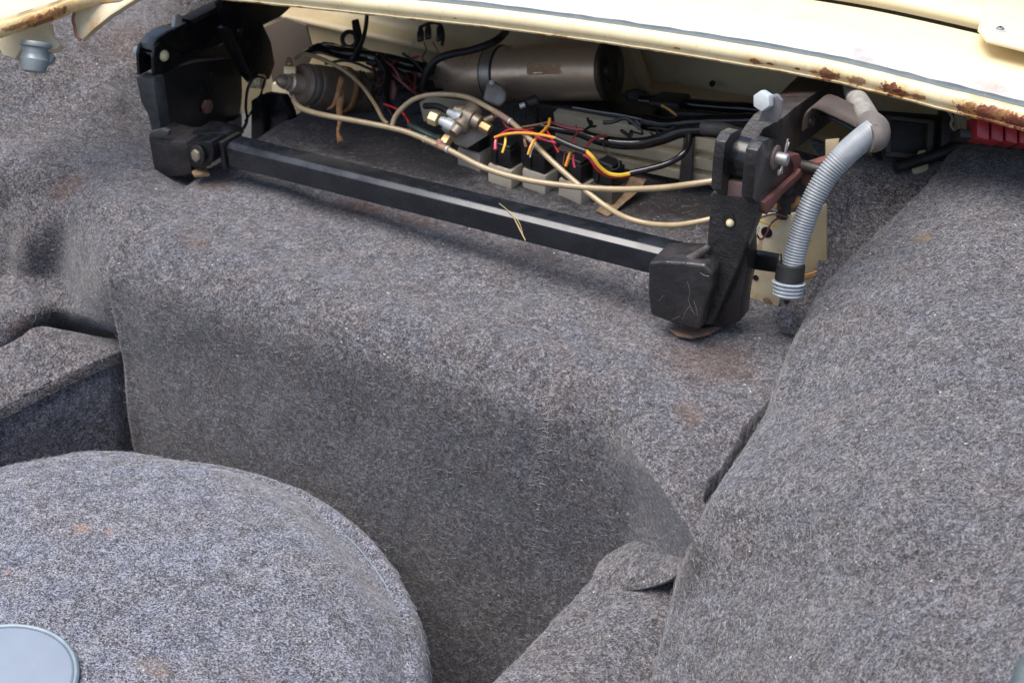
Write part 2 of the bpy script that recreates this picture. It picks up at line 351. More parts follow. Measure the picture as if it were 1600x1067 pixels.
def offs(n_, z_):
    T = np.gradient(Pp, axis=0); T[:, 2] = 0; T /= np.linalg.norm(T, axis=1)[:, None]
    N = np.cross(T, (0, 0, 1)); N *= np.where(N[:, 1] > 0, 1, -1)[:, None] if abs(N[0, 1]) > 0 else 1
    Q = Pp + N * n_; Q[:, 2] = Pp[:, 2] + z_; return Q
def strip(name, sec, mat, parent, wob=0):
    rows = [offs(a, b) for a, b in sec]; m, n = len(rows), len(rows[0]); v = np.array(rows).reshape(-1, 3)
    if wob:
        for k in range(len(v)): v[k, 2] += wob * noise.noise(Vector(v[k]) * 45)
    idx = np.arange(m * n).reshape(m, n); f = np.stack([idx[:-1, :-1], idx[1:, :-1], idx[1:, 1:], idx[:-1, 1:]], -1).reshape(-1, 4)
    me = bpy.data.meshes.new(name); me.from_pydata(v.tolist(), [], f.tolist()); return link(name, me, mat, parent, None, 60)
strip('rim_lip', [(.016, .012), (.014, .001), (.006, -.0015), (.0, -.001), (-.001, .0015), (.0015, .0025), (.0012, .004), (-.0012, .007), (-.001, .013), (.002, .018), (.006, .0205), (.010, .020), (.013, .016)], m_lip, body, .0006)
strip('rim_sealer', [(.012, .013), (.014, .0175), (.017, .0200), (.022, .0208), (.027, .0190), (.029, .014)], m_seal, body, .0016)
strip('drain_channel', [(.013, .014), (.034, .0148), (.045, .018), (.058, .0185), (.0605, .0195)], m_chan, body, .0008)
strip('deck_panel', [(.060, .0190), (.064, .021), (.070, .027), (.085, .030), (.12, .032), (.142, .033), (.147, .031), (.149, .024)], m_deck, body)
strip('gap_shade', [(.1485, .0242), (.149, -.004), (.166, -.004), (.1665, .03), (.30, .012)], m_rubber, body)  # black lining added so the gap reads as deep shade
strip('deck_underside', [(.014, .010), (.10, .012), (.30, .02), (.75, .03)], m_back, body)
# hinged panel ahead of the gap
lidt = thing('lid_panel', at(1450, 20, z=.27), 'white edge of the hinged panel behind the dark gap, top right', 'panel')
strip('panel_skin', [(.164, .029), (.1625, .034), (.1625, .040), (.167, .0445), (.2, .045), (.5, .055), (.9, .05)], m_deck, lidt)
a0 = [at(1543, 0 - 25, z=.274), at(1536, 20, z=.274), at(1527, 50, z=.274), at(1541, 68, z=.273), at(1605, 84, z=.273), at(1720, 108, z=.273), at(1720, -25, z=.274)]
prism('corner_plate', a0, (0, 0, .004), m_deck, lidt, .0015)
sp = at(1563, 45, z=.279)
scr = lathe('screw', sp, (0, 0, 1), [(-.002, .0045), (.0, .0045), (.0015, .0035), (.002, .0)], m_steel, lidt, 16)
bm = bmesh.new()
for a in (0.4, 0.4 + math.pi / 2): add_box(bm, sp + V(0, 0, .0021), V(math.cos(a), math.sin(a), 0) * .0022, V(-math.sin(a), math.cos(a), 0) * .0005, V(0, 0, .0002))
bm2('cross_slot', bm, m_rubber, scr)
lathe('washer', sp - V(0, 0, .0015), (0, 0, 1), [(0, .0075), (.0008, .0075), (.001, .004)], m_zinc, lidt, 18)

# back panel (bulkhead) with pressings
def back_fn(p, u, v):
    return 0
rows = []
for z in (-.16, .0, .03, .045, .12, .2, .3):
    yy = {-.16: 1.80, .0: 1.80, .03: 1.795, .045: 1.83, .12: 1.84, .2: 1.82, .3: 1.78}[z]
    rows.append([V(x, yy, z) for x in (-1.9, -1.5, -1.2, -.95, -.7, -.45, -.1, .3)])
surf('back_panel', rows, m_back, body, 5, .004, 5)
bm = bmesh.new()
add_prism(bm, [at(985, 70, y=1.79), at(1012, 140, y=1.79), at(1000, 144, y=1.79), at(968, 70, y=1.79)], (0, .02, 0), .003)
add_prism(bm, [at(1008, 138, y=1.79), at(1250, 178, y=1.79), at(1250, 184, y=1.79), at(1005, 147, y=1.79)], (0, .03, 0), .003)
bm2('pressed_rib', bm, m_back, body)
lathe('drain_hole', at(1114, 130, y=1.818) + V(0, -.004, 0), (0, 1, 0), [(0, .0042), (.003, .0042)], m_rubber, body, 14)
# cream brackets of the body at the back left
prism('rear_bracket', [at(408, 45, y=1.74), at(445, 28, y=1.74), at(478, 40, y=1.74), at(490, 85, y=1.74), at(470, 120, y=1.74), at(430, 150, y=1.74)], (0, .004, 0), metal_paint('grimy_bracket', (.11, .085, .065), .5, .6, (.12, .08, .06)), body, .003)
prism('rear_bracket', [at(425, 130, y=1.66), at(462, 140, y=1.66), at(483, 205, y=1.66), at(428, 226, y=1.66), at(418, 222, y=1.66)], (0, .015, 0), m_rustcream, body, .002)
# left end of the opening: rim, cheek panel and rusty gusset
LR = [(-90, 78), (0, 62), (50, 47), (85, 36), (112, 24), (150, 12), (200, 1), (260, -14)]
q = [at(px, py - 7, z=.225) for px, py in LR]
for nm, o0, o1, mt in (('rim_lip', (0, .0), (0, .016), None),):
    bm = bmesh.new(); C = cr(q, 6)
    def ofr(dy, dz): return C + np.array([(-.35 * dy, dy * .94, dz)])
    rr = [ofr(.012, -.003), ofr(.002, -.004), ofr(-.002, 0), ofr(-.002, .006), ofr(.003, .012), ofr(.010, .0125), ofr(.016, .010)]
    vs = [[bm.verts.new(p + np.array((0, 0, .0012 * noise.noise(Vector(p) * 90)))) for p in r] for r in rr]
    for a, b in zip(vs, vs[1:]):
        for j in range(len(a) - 1): bm.faces.new((a[j], a[j + 1], b[j + 1], b[j]))
    m_lr = metal_paint('rusty_rim_paint', (.76, .58, .30), .45, .35, (.45, .25, .1), rust=[(at(55, 28, z=.23), (.02, .03, .008), 1), (at(85, 22, z=.23), (.018, .03, .008), .9), (at(20, 40, z=.23), (.03, .03, .004), .7), (at(105, 20, z=.23), (.012, .03, .012), .9), (at(70, 36, z=.225), (.03, .03, .004), .8)], bump=.6, bscale=200)
    bm2('rim_lip', bm, m_lr, body, None, 70)
    bm = bmesh.new(); rr = [ofr(.014, .011), ofr(.016, .016), ofr(.03, .017), ofr(.036, .012), ofr(.05, .014), ofr(.2, .03)]
    vs = [[bm.verts.new(p) for p in r] for r in rr]
    for a, b in zip(vs, vs[1:]):
        for j in range(len(a) - 1): bm.faces.new((a[j], a[j + 1], b[j + 1], b[j]))
    bm2('deck_panel', bm, m_deck, body, None, 70)
m_cheek = metal_paint('cheek_paint', (.72, .62, .42), .4, .3, (.5, .36, .2), rust=[(at(110, 58, z=.2), (.008, .05, .02), 1), (at(88, 72, z=.2), (.012, .03, .008), .7), (at(122, 55, z=.2), (.008, .03, .008), .8), (at(20, 88, z=.19), (.01, .03, .004), .7)], bump=.15)
prism('cheek_panel', [at(x, y, d=1.86) for x, y in ((-60, 60), (0, 47), (40, 40), (76, 34), (78, 52), (94, 70), (88, 77), (62, 82), (58, 70), (40, 64), (24, 92), (4, 86), (-4, 70), (-60, 74))], FW * .02, m_cheek, body, .001)
prism('gusset', [at(x, y, d=1.88) for x, y in ((113, 14), (150, 8), (188, 4), (215, -12), (240, -16), (208, 2), (172, 25), (146, 46), (128, 63), (119, 58), (115, 40))], FW * .015, m_cheek, body, .001)
tube('weld_seam', [at(x, y, d=1.872) for x, y in ((116, 20), (114, 32), (117, 44), (119, 56), (126, 63))], .0022, m_rustbolt, body, 6)

# ------------------------------------------------------------------ boot well (hidden shell behind the carpets)
gr_ = box('ground', V(0, 5, -1.2), V(30, 0, 0), V(0, 30, 0), V(0, 0, .05), plain('asphalt', (.06, .058, .055), .9, scale=8)); tag(gr_, kind='structure')
flo = box('boot_floor', V(-.75, .75, -.62), V(1.1, 0, 0), V(0, .75, 0), V(0, 0, .02), m_low); tag(flo, kind='structure')
prism('tail_panel', [V(-1.6, .16, -.62), V(.1, .16, -.62), V(.1, .16, .08), V(-1.6, .16, .08)], (0, -.03, 0), m_deck, body, .008)
# side gutter of the opening, its pale edge just enters at the bottom right
gp = [at(1720, 940, 1.02), at(1660, 990, 1.02), at(1618, 1030, 1.03), at(1595, 1085, 1.03), at(1580, 1140, 1.03)]
tube('side_gutter', gp, .009, m_seal, body, 12)
prism('side_cheek', [gp[0] + V(.012, 0, 0), gp[2] + V(.012, 0, 0), gp[4] + V(.012, 0, 0), V(.1, .16, .06), V(.3, .16, .06), V(.3, .95, .16)], (0, 0, -.02), m_deck, body, .004)

# ------------------------------------------------------------------ carpets
CARP = []
# shelf + front step + gore at its right end
def prof(x):
    ts = min(1.5, max(0, (x + .53) / .11))
    ze = -.045 * ts; ye = 1.15 - .072 * ts; r = .055 * max(0, 1 - ts * 1.2) ** 2 + .007
    yb = 1.30
    pts = [V(x, 1.86, .0), V(x, 1.70, .0), V(x, 1.56, .002), V(x, 1.44, .003), V(x, yb + .06, .002)]
    # shelf slopes from (yb,0) to the edge
    for k in (.25, .5, .75): pts.append(V(x, yb + (ye + r - yb) * k, ze * (k ** 1.3)))
    dz = (ze) ; 
    for a in (0, 30, 60, 90):
        A = math.radians(a); pts.append(V(x, ye + r - r * math.sin(A), dz - r + r * math.cos(A)))
    for k in (.12, .3, .55, .8, 1.0):
        z0 = dz - r; pts.append(V(x, ye + .014 * min(1, ts * 4) + .012 * math.sin(k * 3) - .03 * k, z0 + (-.62 - z0) * k))
    return pts
xs = [-1.215, -1.19, -1.12, -1.0, -.88, -.76, -.66, -.58, -.54, -.51, -.485, -.46, -.435, -.41, -.38, -.33]
cols = []
lk_ = lambda p: min(1, max(0, (1.34 - p.y) / .14))
left = [p + V(-.005 - .003 * lk_(p), .02 * lk_(p), -.001 - .002 * lk_(p)) for p in prof(-1.215)]
cols.append([p + V(-.015, .06 * lk_(p), -.006 - .02 * lk_(p)) for p in left]); cols.append(left)
for x in xs: cols.append(prof(x))
grid = [[cols[j][i] for j in range(len(cols))] for i in range(len(cols[0]))]
SGN = 1
SLIT = [V(q_.x, q_.y, 0) for q_ in (at(1203, 632, z=-.005), at(1184, 658, z=-.01), at(1168, 672, z=-.013), at(1155, 698, z=-.018), at(1134, 735, z=-.028), at(1120, 752, z=-.034), at(1107, 778, z=-.040))]
def shelf_fn(p, u, v):
    h = 0
    if p.z > -.03:
        h += .010 * math.exp(-((p.x + 1.0) / .25) ** 2 - ((p.y - 1.36) / .05) ** 2) * 0
        h += .004 * noise.noise(p * 14) * min(1, max(0, (p.x + 1.2) / .1))
    for a, b_ in zip(SLIT, SLIT[1:]):
        ab = b_ - a; q = V(p.x, p.y, 0) - a; t = max(0, min(1, q.dot(ab) / ab.length_squared)); d = (q - ab * t).length
        wd_ = .0050 + .0022 * noise.noise(p * 60)
        if d < wd_: h = min(h, -.045 * min(1, (1 - d / wd_) * 2.6) * SGN)
    return h
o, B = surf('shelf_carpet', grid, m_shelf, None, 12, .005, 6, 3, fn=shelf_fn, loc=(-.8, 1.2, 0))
tag(o, 'grey felt carpet over the shelf and down the long dark step in the middle', 'carpet'); CARP.append((o, B, m_fib, 26000))

# right wheel arch carpet
LE = [(1500, 215, 1.78), (1452, 283, 1.725), (1385, 345, 1.69), (1292, 440, 1.64), (1247, 520, 1.605), (1208, 620, 1.555), (1162, 700, 1.508), (1112, 782, 1.468), (1086, 842, 1.468), (1060, 902, 1.470), (1035, 982, 1.452), (1012, 1067, 1.44), (992, 1150, 1.42)]
RD = [1.74, 1.66, 1.58, 1.49, 1.42, 1.35, 1.30, 1.25, 1.215, 1.18, 1.14, 1.10, 1.07]
grid = []
for (px, py, d), rd in zip(LE, RD):
    W = 1700 - px; row = [at(px + 26, py + 8, d + .11), at(px + 4, py + 3, d + .035), at(px, py, d + .012), at(px + 14, py, d - .006)]
    for k in (.12, .28, .5, .75, 1.0):
        bul = .034 * math.sin(min(1, k * 1.15) * math.pi)
        row.append(at(px + 14 + (W - 14) * k, py + 30 * k * (1 if py < 400 else .2), d + (rd - d) * k - bul))
    grid.append(row)
for row in grid: row.append(row[-1] * 2 - row[-2])
grid.append([2 * a_ - c_ for a_, c_ in zip(grid[-1], grid[-2])])
o, B = surf('wheel_arch_carpet', grid, m_arch, None, 9, .006, 5, 9, loc=tuple(at(1300, 800, 1.4)))
tag(o, 'wide lighter grey felt carpet draped over the wheel arch on the right', 'carpet'); CARP.append((o, B, m_fib, 30000))

# lower slope under the flap
grid = []
for (lx, ly, ld), (rx, ry, rd) in zip([(950, 868, 1.615), (925, 905, 1.60), (895, 940, 1.58), (848, 990, 1.545), (802, 1036, 1.51), (765, 1072, 1.48), (720, 1110, 1.45)],
                                      [(1110, 830, 1.56), (1110, 870, 1.56), (1100, 915, 1.545), (1085, 960, 1.52), (1070, 1010, 1.50), (1050, 1080, 1.475), (1030, 1140, 1.455)]):
    row = [V(*at(lx + 30, ly + 60, ld + .16)), at(lx + 8, ly + 14, ld + .05), at(lx, ly, ld + .012), at(lx + 12, ly, ld - .004)]
    for k in (.2, .45, .7, 1.0): row.append(at(lx + 12 + (rx - lx - 12) * k, ly + (ry - ly) * k, ld + (rd - ld) * k - .012 * math.sin(k * math.pi)))
    grid.append(row)
for q_ in range(2): grid.append([2 * a_ - c_ for a_, c_ in zip(grid[-1], grid[-2])])
o, B = surf('slope_carpet', grid, m_low, None, 9, .004, 9, 5, loc=tuple(at(950, 1000, 1.5)))
tag(o, 'narrow grey felt slope below the curled flap at the bottom, running into the dark well', 'carpet'); CARP.append((o, B, m_fib, 5000))
# curled flap
from mathutils.bvhtree import BVHTree
shp = bpy.data.objects['shelf_carpet']
bv = BVHTree.FromPolygons([v.co + shp.location for v in shp.data.vertices], [tuple(f.vertices) for f in shp.data.polygons])
def hit(px, py, lift, dflt):
    r_ = at(px, py, 1.0) - CO; rn = r_.normalized(); h_ = bv.ray_cast(CO, rn, 5)
    return (h_[0] - rn * lift) if h_[0] is not None else at(px, py, dflt)
grid = [[hit(945, 868, -.012, 1.64), hit(965, 850, -.012, 1.62), hit(1000, 838, -.012, 1.6), hit(1034, 836, -.012, 1.57), at(1062, 836, 1.610), at(1100, 820, 1.60)],
        [hit(938, 880, .001, 1.64), hit(962, 863, .002, 1.62), hit(1002, 852, .002, 1.6), at(1040, 846, 1.588), at(1070, 840, 1.570), at(1106, 826, 1.56)],
        [at(930, 892, 1.612), at(960, 880, 1.602), at(1004, 869, 1.584), at(1042, 862, 1.568), at(1076, 852, 1.548), at(1110, 840, 1.54)],
        [at(928, 903, 1.597), at(960, 898, 1.585), at(1006, 892, 1.563), at(1046, 880, 1.543), at(1078, 862, 1.528), at(1108, 846, 1.53)],
        [at(936, 914, 1.590), at(966, 914, 1.572), at(1008, 909, 1.550), at(1048, 897, 1.528), at(1078, 871, 1.513), at(1104, 850, 1.525)],
        [at(942, 921, 1.588), at(970, 923, 1.569), at(1010, 919, 1.546), at(1050, 905, 1.522), at(1078, 878, 1.508), at(1100, 854, 1.52)]]
o, B = surf('carpet_flap', grid, m_low, None, 9, .001, 20, 2, thick=.004, loc=tuple(at(1000, 890, 1.56)))
tag(o, 'curled tongue of grey felt with a yellow stain, ending in a dark cut edge', 'carpet flap'); CARP.append((o, B, m_fib, 1800))
# hanging carpet behind the hose
grid = [[at(1262, 215, 1.84), at(1330, 240, 1.82), at(1400, 262, 1.80), at(1450, 262, 1.79), at(1520, 215, 1.80)],
        [at(1288, 262, 1.80), at(1332, 272, 1.785), at(1395, 290, 1.77), at(1440, 284, 1.765), at(1510, 250, 1.77)],
        [at(1284, 330, 1.765), at(1325, 330, 1.755), at(1375, 340, 1.745), at(1420, 345, 1.745), at(1480, 330, 1.76)],
        [at(1284, 395, 1.735), at(1315, 395, 1.722), at(1345, 400, 1.715), at(1380, 405, 1.72), at(1420, 400, 1.74)],
        [at(1262, 448, 1.705), at(1285, 448, 1.695), at(1305, 455, 1.69), at(1330, 460, 1.70), at(1360, 460, 1.72)],
        [at(1228, 492, 1.69), at(1250, 498, 1.68), at(1268, 505, 1.672), at(1290, 510, 1.68), at(1310, 515, 1.70)],
        [at(1205, 520, 1.69), at(1230, 528, 1.68), at(1250, 535, 1.67), at(1270, 545, 1.68), at(1290, 550, 1.70)]]
o, B = surf('hanging_carpet', grid, m_left, None, 9, .006, 12, 8, thick=.006, loc=tuple(at(1340, 380, 1.73)))
tag(o, 'shaded curl of dark grey felt hanging behind the grey corrugated hose', 'carpet'); CARP.append((o, B, m_fib, 4000))
grid = [[at(1206, 488, 1.655), at(1222, 484, 1.65), at(1240, 490, 1.65), at(1262, 505, 1.655)],
        [at(1212, 500, 1.648), at(1225, 500, 1.64), at(1242, 506, 1.64), at(1262, 522, 1.648)],
        [at(1222, 512, 1.65), at(1232, 516, 1.645), at(1244, 524, 1.645), at(1258, 538, 1.655)]]
o, B = surf('carpet_scrap', grid, m_low, None, 8, .001, 20, 2, thick=.006, loc=tuple(at(1235, 505, 1.65)))
tag(o, 'small folded tongue of grey felt below the open end of the hose', 'carpet flap'); CARP.append((o, B, m_fib, 800))

# left side carpet
def SE(y, z): return V(-1.219, y, z)
grid = [[at(-90, 20, 2.20), at(0, 10, 2.22), at(60, 0, 2.25), at(120, -5, 2.28), at(175, -10, 2.32), at(230, -15, 2.36), at(300, -20, z=.07), at(378, -30, z=.07)],
        [at(-90, 80, 2.12), at(0, 75, 2.13), at(60, 70, 2.15), at(120, 68, 2.17), at(175, 68, 2.19), at(230, 66, 2.21), at(300, 70, z=.01), at(378, 60, z=.0)],
        [at(-90, 150, 2.07), at(0, 150, 2.08), at(60, 148, 2.09), at(120, 148, 2.105), at(175, 150, 2.12), at(230, 150, z=.012), at(300, 160, z=-.012), at(378, 150, z=-.015)],
        [at(-90, 205, 2.035), at(0, 205, 2.04), at(60, 203, 2.05), at(120, 205, 2.06), at(175, 205, 2.075), at(230, 206, z=-.004), at(300, 225, z=-.015), at(378, 205, z=-.02)],
        [at(-90, 240, 2.00), at(0, 240, 2.00), at(60, 240, 2.0), at(120, 236, z=.002), at(175, 240, z=.001), at(230, 244, z=.005), at(300, 270, z=-.02), at(378, 260, z=-.03)],
        [at(-90, 285, 1.985), at(0, 282, 1.985), at(60, 282, 1.975), at(122, 278, z=-.006), at(170, 300, z=.005), at(222, 292, z=.005), at(280, 318, z=-.002), at(330, 330, z=-.03)],
        [at(-90, 335, 2.00), at(0, 330, 2.00), at(48, 330, 1.978), at(112, 325, 1.945), SE(1.222, .004), SE(1.222, .004) + V(.03, .01, -.004), SE(1.222, .004) + V(.06, .01, -.012), SE(1.222, .0) + V(.09, .01, -.03)],
        [at(-90, 385, 2.02), at(0, 380, 2.01), at(42, 380, 1.980), at(104, 378, 1.972), SE(1.174, -.014), SE(1.19, -.02) + V(.03, .02, 0), SE(1.2, -.03) + V(.06, .02, 0), SE(1.2, -.04) + V(.09, .03, 0)],
        [at(-90, 432, 2.02), at(0, 428, 2.015), at(40, 430, 2.005), at(98, 425, 1.995), SE(1.158, -.062), SE(1.18, -.062) + V(.03, .02, 0), SE(1.2, -.07) + V(.05, .03, 0), SE(1.22, -.08) + V(.07, .04, 0)],
        [at(-90, 465, 1.98), at(0, 460, 1.985), at(40, 455, 1.99), at(98, 455, 1.995), SE(1.160, -.10), SE(1.19, -.10) + V(.03, .03, 0), SE(1.22, -.1) + V(.05, .03, 0), SE(1.25, -.1) + V(.07, .04, 0)],
        [at(-90, 505, 1.95), at(0, 495, 1.95), at(48, 487, 1.96), at(100, 485, 1.985), SE(1.175, -.135), SE(1.2, -.135) + V(.03, .03, 0), SE(1.24, -.135) + V(.05, .03, 0), SE(1.28, -.135) + V(.07, .04, 0)],
        [at(-90, 560, 1.94), at(0, 540, 1.945), at(52, 518, 1.975), at(100, 510, 2.03), at(158, 522, 2.06), at(188, 535, 2.08), at(205, 550, 2.1), at(225, 560, 2.14)],
        [at(-90, 590, 1.97), at(0, 570, 1.97), at(60, 545, 2.0), at(100, 535, 2.06), at(158, 550, 2.09), at(188, 565, 2.1), at(205, 570, 2.12), at(225, 580, 2.16)]]
for row in grid: row.insert(0, row[0] * 2.6 - row[1] * 1.6)
o, B = surf('side_carpet', grid, m_left, None, 9, .007, 9, 4, loc=tuple(at(60, 300, 2.0)))
tag(o, 'rumpled grey felt carpet with dark folds over the wheel arch on the left', 'carpet'); CARP.append((o, B, m_fib, 14000))
# pocket lid and side below it
def vdrop(p, dz, dy=0): return p + V(0, dy, -dz)
e = [at(-90, 700, 1.86), at(0, 642, 1.89), at(60, 610, 1.905), at(115, 583, 1.92), at(162, 562, 1.935), at(200, 548, 1.97)]
t0 = [at(-90, 590, 1.93), at(0, 546, 1.935), at(34, 528, 1.945), at(66, 514, 1.955), at(165, 530, 1.975), at(200, 530, 2.0)]
for l_ in (e, t0): l_.insert(0, l_[0] * 2.6 - l_[1] * 1.6)
mid = [(a * .5 + b * .5) + V(0, 0, .004) for a, b in zip(e, t0)]
e2 = [p + (q_ - p) * .12 + V(0, 0, .002) for p, q_ in zip(e, mid)]
o, B = surf('pocket_lid_carpet', [t0, mid, e2, e, [vdrop(p, .012) + V(.002, -.002, 0) for p in e]], m_left, None, 9, .003, 14, 1, thick=.005, loc=tuple(at(80, 560, 1.93)))
tag(o, 'flat grey felt lid of the side pocket, with a slit at its back edge', 'carpet'); CARP.append((o, B, m_fib, 3000))
o, B = surf('pocket_side_carpet', [[vdrop(p, .008) + V(-.004, .004, 0) for p in e], [vdrop(p, .03) + V(0, 0, 0) for p in e], [vdrop(p, .15) for p in e], [vdrop(p, .42) for p in e]], m_box, None, 9, .003, 10, 1, loc=tuple(at(60, 660, 1.95)))
tag(o, 'dark bluish felt side of the pocket above the round spare wheel cover', 'carpet'); CARP.append((o, B, m_fib, 2500))

# spare wheel cover
TC = V(-.948, .725, 0); prot = []
cov = thing('spare_wheel_cover', TC + V(0, 0, -.5), 'round pale blue grey felt cover over the spare wheel, bottom left', 'wheel cover')
def cov_surface():
    prf = [(0, -.150), (.05, -.150), (.12, -.152), (.20, -.158), (.27, -.168), (.32, -.181), (.345, -.196), (.356, -.2065), (.361, -.2125), (.366, -.2145), (.376, -.223), (.385, -.242), (.389, -.28), (.388, -.36), (.385, -.46), (.38, -.60)]
    nseg = 180; P = cr([V(r, 0, z) for r, z in prf], 6)
    bmv = []; fac = []
    for (r, _, z) in P:
        for j in range(nseg):
            a = 2 * math.pi * j / nseg; ca, sa = math.cos(a), math.sin(a)
            f = noise.noise(Vector((ca * 1.6, sa * 1.6, 3.1))); g = noise.noise(Vector((ca * 5, sa * 5, z * 6)))
            rr = r * (1 + (.014 * f) * (r / .39) ** 2) + .0035 * g * (1 if r > .33 else 0)
            zz = z + .005 * noise.noise(Vector((r * ca * 7, r * sa * 7, 1))) + .0016 * noise.noise(Vector((r * ca * 28, r * sa * 28, 1)))
            if .325 < r < .375:    # welt pushed in and out along the seam
                zz += .007 * noise.noise(Vector((ca * 3.2, sa * 3.2, 9))) * math.sin((r - .325) / .05 * math.pi)
            # a puffed fold by the far right of the rim
            da = (a - math.radians(66) + math.pi) % (2 * math.pi) - math.pi
            fold = math.exp(-(da / .42) ** 2)
            if r > .30: zz += fold * .013 * math.exp(-((r - .380) / .016) ** 2) - fold * .014 * math.exp(-((r - .345) / .022) ** 2); rr += 0
            bmv.append((TC.x + rr * ca, TC.y + rr * sa, zz))
    k = len(P)
    for i in range(k - 1):
        for j in range(nseg):
            a, b = i * nseg + j, i * nseg + (j + 1) % nseg; fac.append((a, b, b + nseg, a + nseg))
    me = bpy.data.meshes.new('felt_top'); me.from_pydata(bmv, [], fac); return me, np.array(bmv).reshape(k, nseg, 3)
me, Bt = cov_surface(); ct = link('felt_top', me, m_tyre, cov, None, 180)
# stitched seam round the rim
sm = [V(TC.x + .363 * (1 + .014 * noise.noise(Vector((math.cos(a) * 1.6, math.sin(a) * 1.6, 3.1)))) * math.cos(a), TC.y + .363 * (1 + .014 * noise.noise(Vector((math.cos(a) * 1.6, math.sin(a) * 1.6, 3.1)))) * math.sin(a), -.2185 + .004 * noise.noise(Vector((math.cos(a) * .37 * 7, math.sin(a) * .37 * 7, 1)))) for a in np.linspace(0, 2 * math.pi, 120)]
tube('seam', sm, .0008, m_discrim, cov, 5, 1)
CARP.append((ct, Bt[:70], m_fibt, 16000))
dc = at(-14, 1074, z=-.150)
disc = thing('cover_disc', dc, 'smooth pale blue round disc lying on the felt wheel cover', 'disc')
lathe('face', dc, (0.0, 0, 1), [(.001, .076), (.004, .0755), (.0052, .074), (.0056, .071), (.0058, .05), (.006, 0)], m_disc, disc, 96, 25)
bm = bmesh.new()
add_lathe(bm, dc, (0, 0, 1), [(.0, .0800), (.003, .0808), (.0050, .0800), (.0060, .0785), (.0052, .0765), (.004, .0758)], 96, False)
bm2('edging', bm, m_discrim, disc)

# fine fibres standing off the felt
def fibres(o, B, mat, count):
    m, n = B.shape[:2]; P = B
    a = P[1:, :-1] - P[:-1, :-1]; b = P[:-1, 1:] - P[:-1, :-1]; N = np.cross(a, b); A = np.linalg.norm(N, axis=2); A[A > np.percentile(A, 99.5)] = 0
    N = N / (A[..., None] + 1e-12)
    # make the normals face the camera side
    tocam = np.array(CO) - P[:-1, :-1]; sg = np.sign((N * tocam).sum(2)); vis = (np.abs((N * tocam).sum(2)) > -1)
    N = N * sg[..., None]
    pr = (A * vis).ravel(); pr /= pr.sum(); idx = RNG.choice(pr.size, count, p=pr); i, j = np.divmod(idx, n - 1)
    u, v = RNG.random((2, count)); base = P[i, j] + a[i, j] * u[:, None] + b[i, j] * v[:, None]; nn = N[i, j]
    r = RNG.normal(size=(count, 3)); tdir = r - nn * (r * nn).sum(1)[:, None]; tdir /= np.linalg.norm(tdir, axis=1)[:, None]
    side = np.cross(nn, tdir); L = RNG.uniform(.003, .011, count)[:, None]; w_ = RNG.uniform(.00012, .00022, count)[:, None]
    curl = RNG.normal(0, .35, count)[:, None]; rise = RNG.uniform(.05, .45, count)[:, None]
    pts = []
    for k, t in enumerate((0, .5, 1.0)):
        c = base + nn * .0003 + tdir * L * t + side * L * curl * t * t + nn * (rise * L * t * (1.25 - t * .9))
        ww = w_ * (1, .8, .25)[k]; wd = side * .6 + nn * .55
        pts += [c - wd * ww, c + wd * ww]
    Vv = np.stack(pts, 1).reshape(-1, 3) - np.array(ORG[o.name])
    b0 = np.arange(count)[:, None] * 6
    F_ = np.stack([b0 + np.array([0, 1, 3, 2]), b0 + np.array([2, 3, 5, 4])], 1).reshape(-1)
    me = bpy.data.meshes.new('fibre'); me.vertices.add(len(Vv)); me.vertices.foreach_set('co', Vv.ravel().astype(np.float32))
    me.loops.add(len(F_)); me.loops.foreach_set('vertex_index', F_.astype(np.int32)); me.polygons.add(count * 2)
    me.polygons.foreach_set('loop_start', (np.arange(count * 2) * 4).astype(np.int32)); me.update(calc_edges=True); me.materials.append(mat)
    f = bpy.data.objects.new('fibre', me); COL.objects.link(f); f.parent = o; f['kind'] = 'stuff'; ORG[f.name] = ORG[o.name]
for o, B, mt, cnt in CARP: fibres(o, B, mt, cnt)


# broken white stitching down the step
ST = bmesh.new(); rs_ = random.Random(5)
for k in range(46):
    t = k / 45; px0 = 866 - 26 * t + rs_.uniform(-3, 3); py0 = 556 + 300 * t + rs_.uniform(-4, 4); ln = rs_.uniform(3, 26) * (1 if rs_.random() < .4 else .4); side = rs_.choice((-1, 1, 1)); pts = []
    for q in range(4):
        o_ = CO; r_ = (at(px0 + side * ln * q / 3 - 6, py0 + ln * .22 * q / 3 + rs_.uniform(-.5, .5), 1.0) - CO).normalized(); h_ = bv.ray_cast(o_, r_, 5)
        if h_[0] is not None: pts.append(h_[0] - r_ * .0008)
    if len(pts) == 4: add_tube(ST, pts, .00017 if k % 3 else .00026, 4, 1)
for k in range(26):
    t = k / 25; pts = []
    for q in range(3):
        r_ = (at(863 - 26 * t + rs_.uniform(-1.5, 1.5), 590 + 262 * t + q * 4, 1.0) - CO).normalized(); h_ = bv.ray_cast(CO, r_, 5)
        if h_[0] is not None: pts.append(h_[0] - r_ * .0008)
    if len(pts) == 3: add_tube(ST, pts, .0002, 4, 1)
so_ = bm2('seam_thread', ST, plain('pale_thread', (.36, .355, .35), .7, bump=0), shp); so_['kind'] = 'stuff'
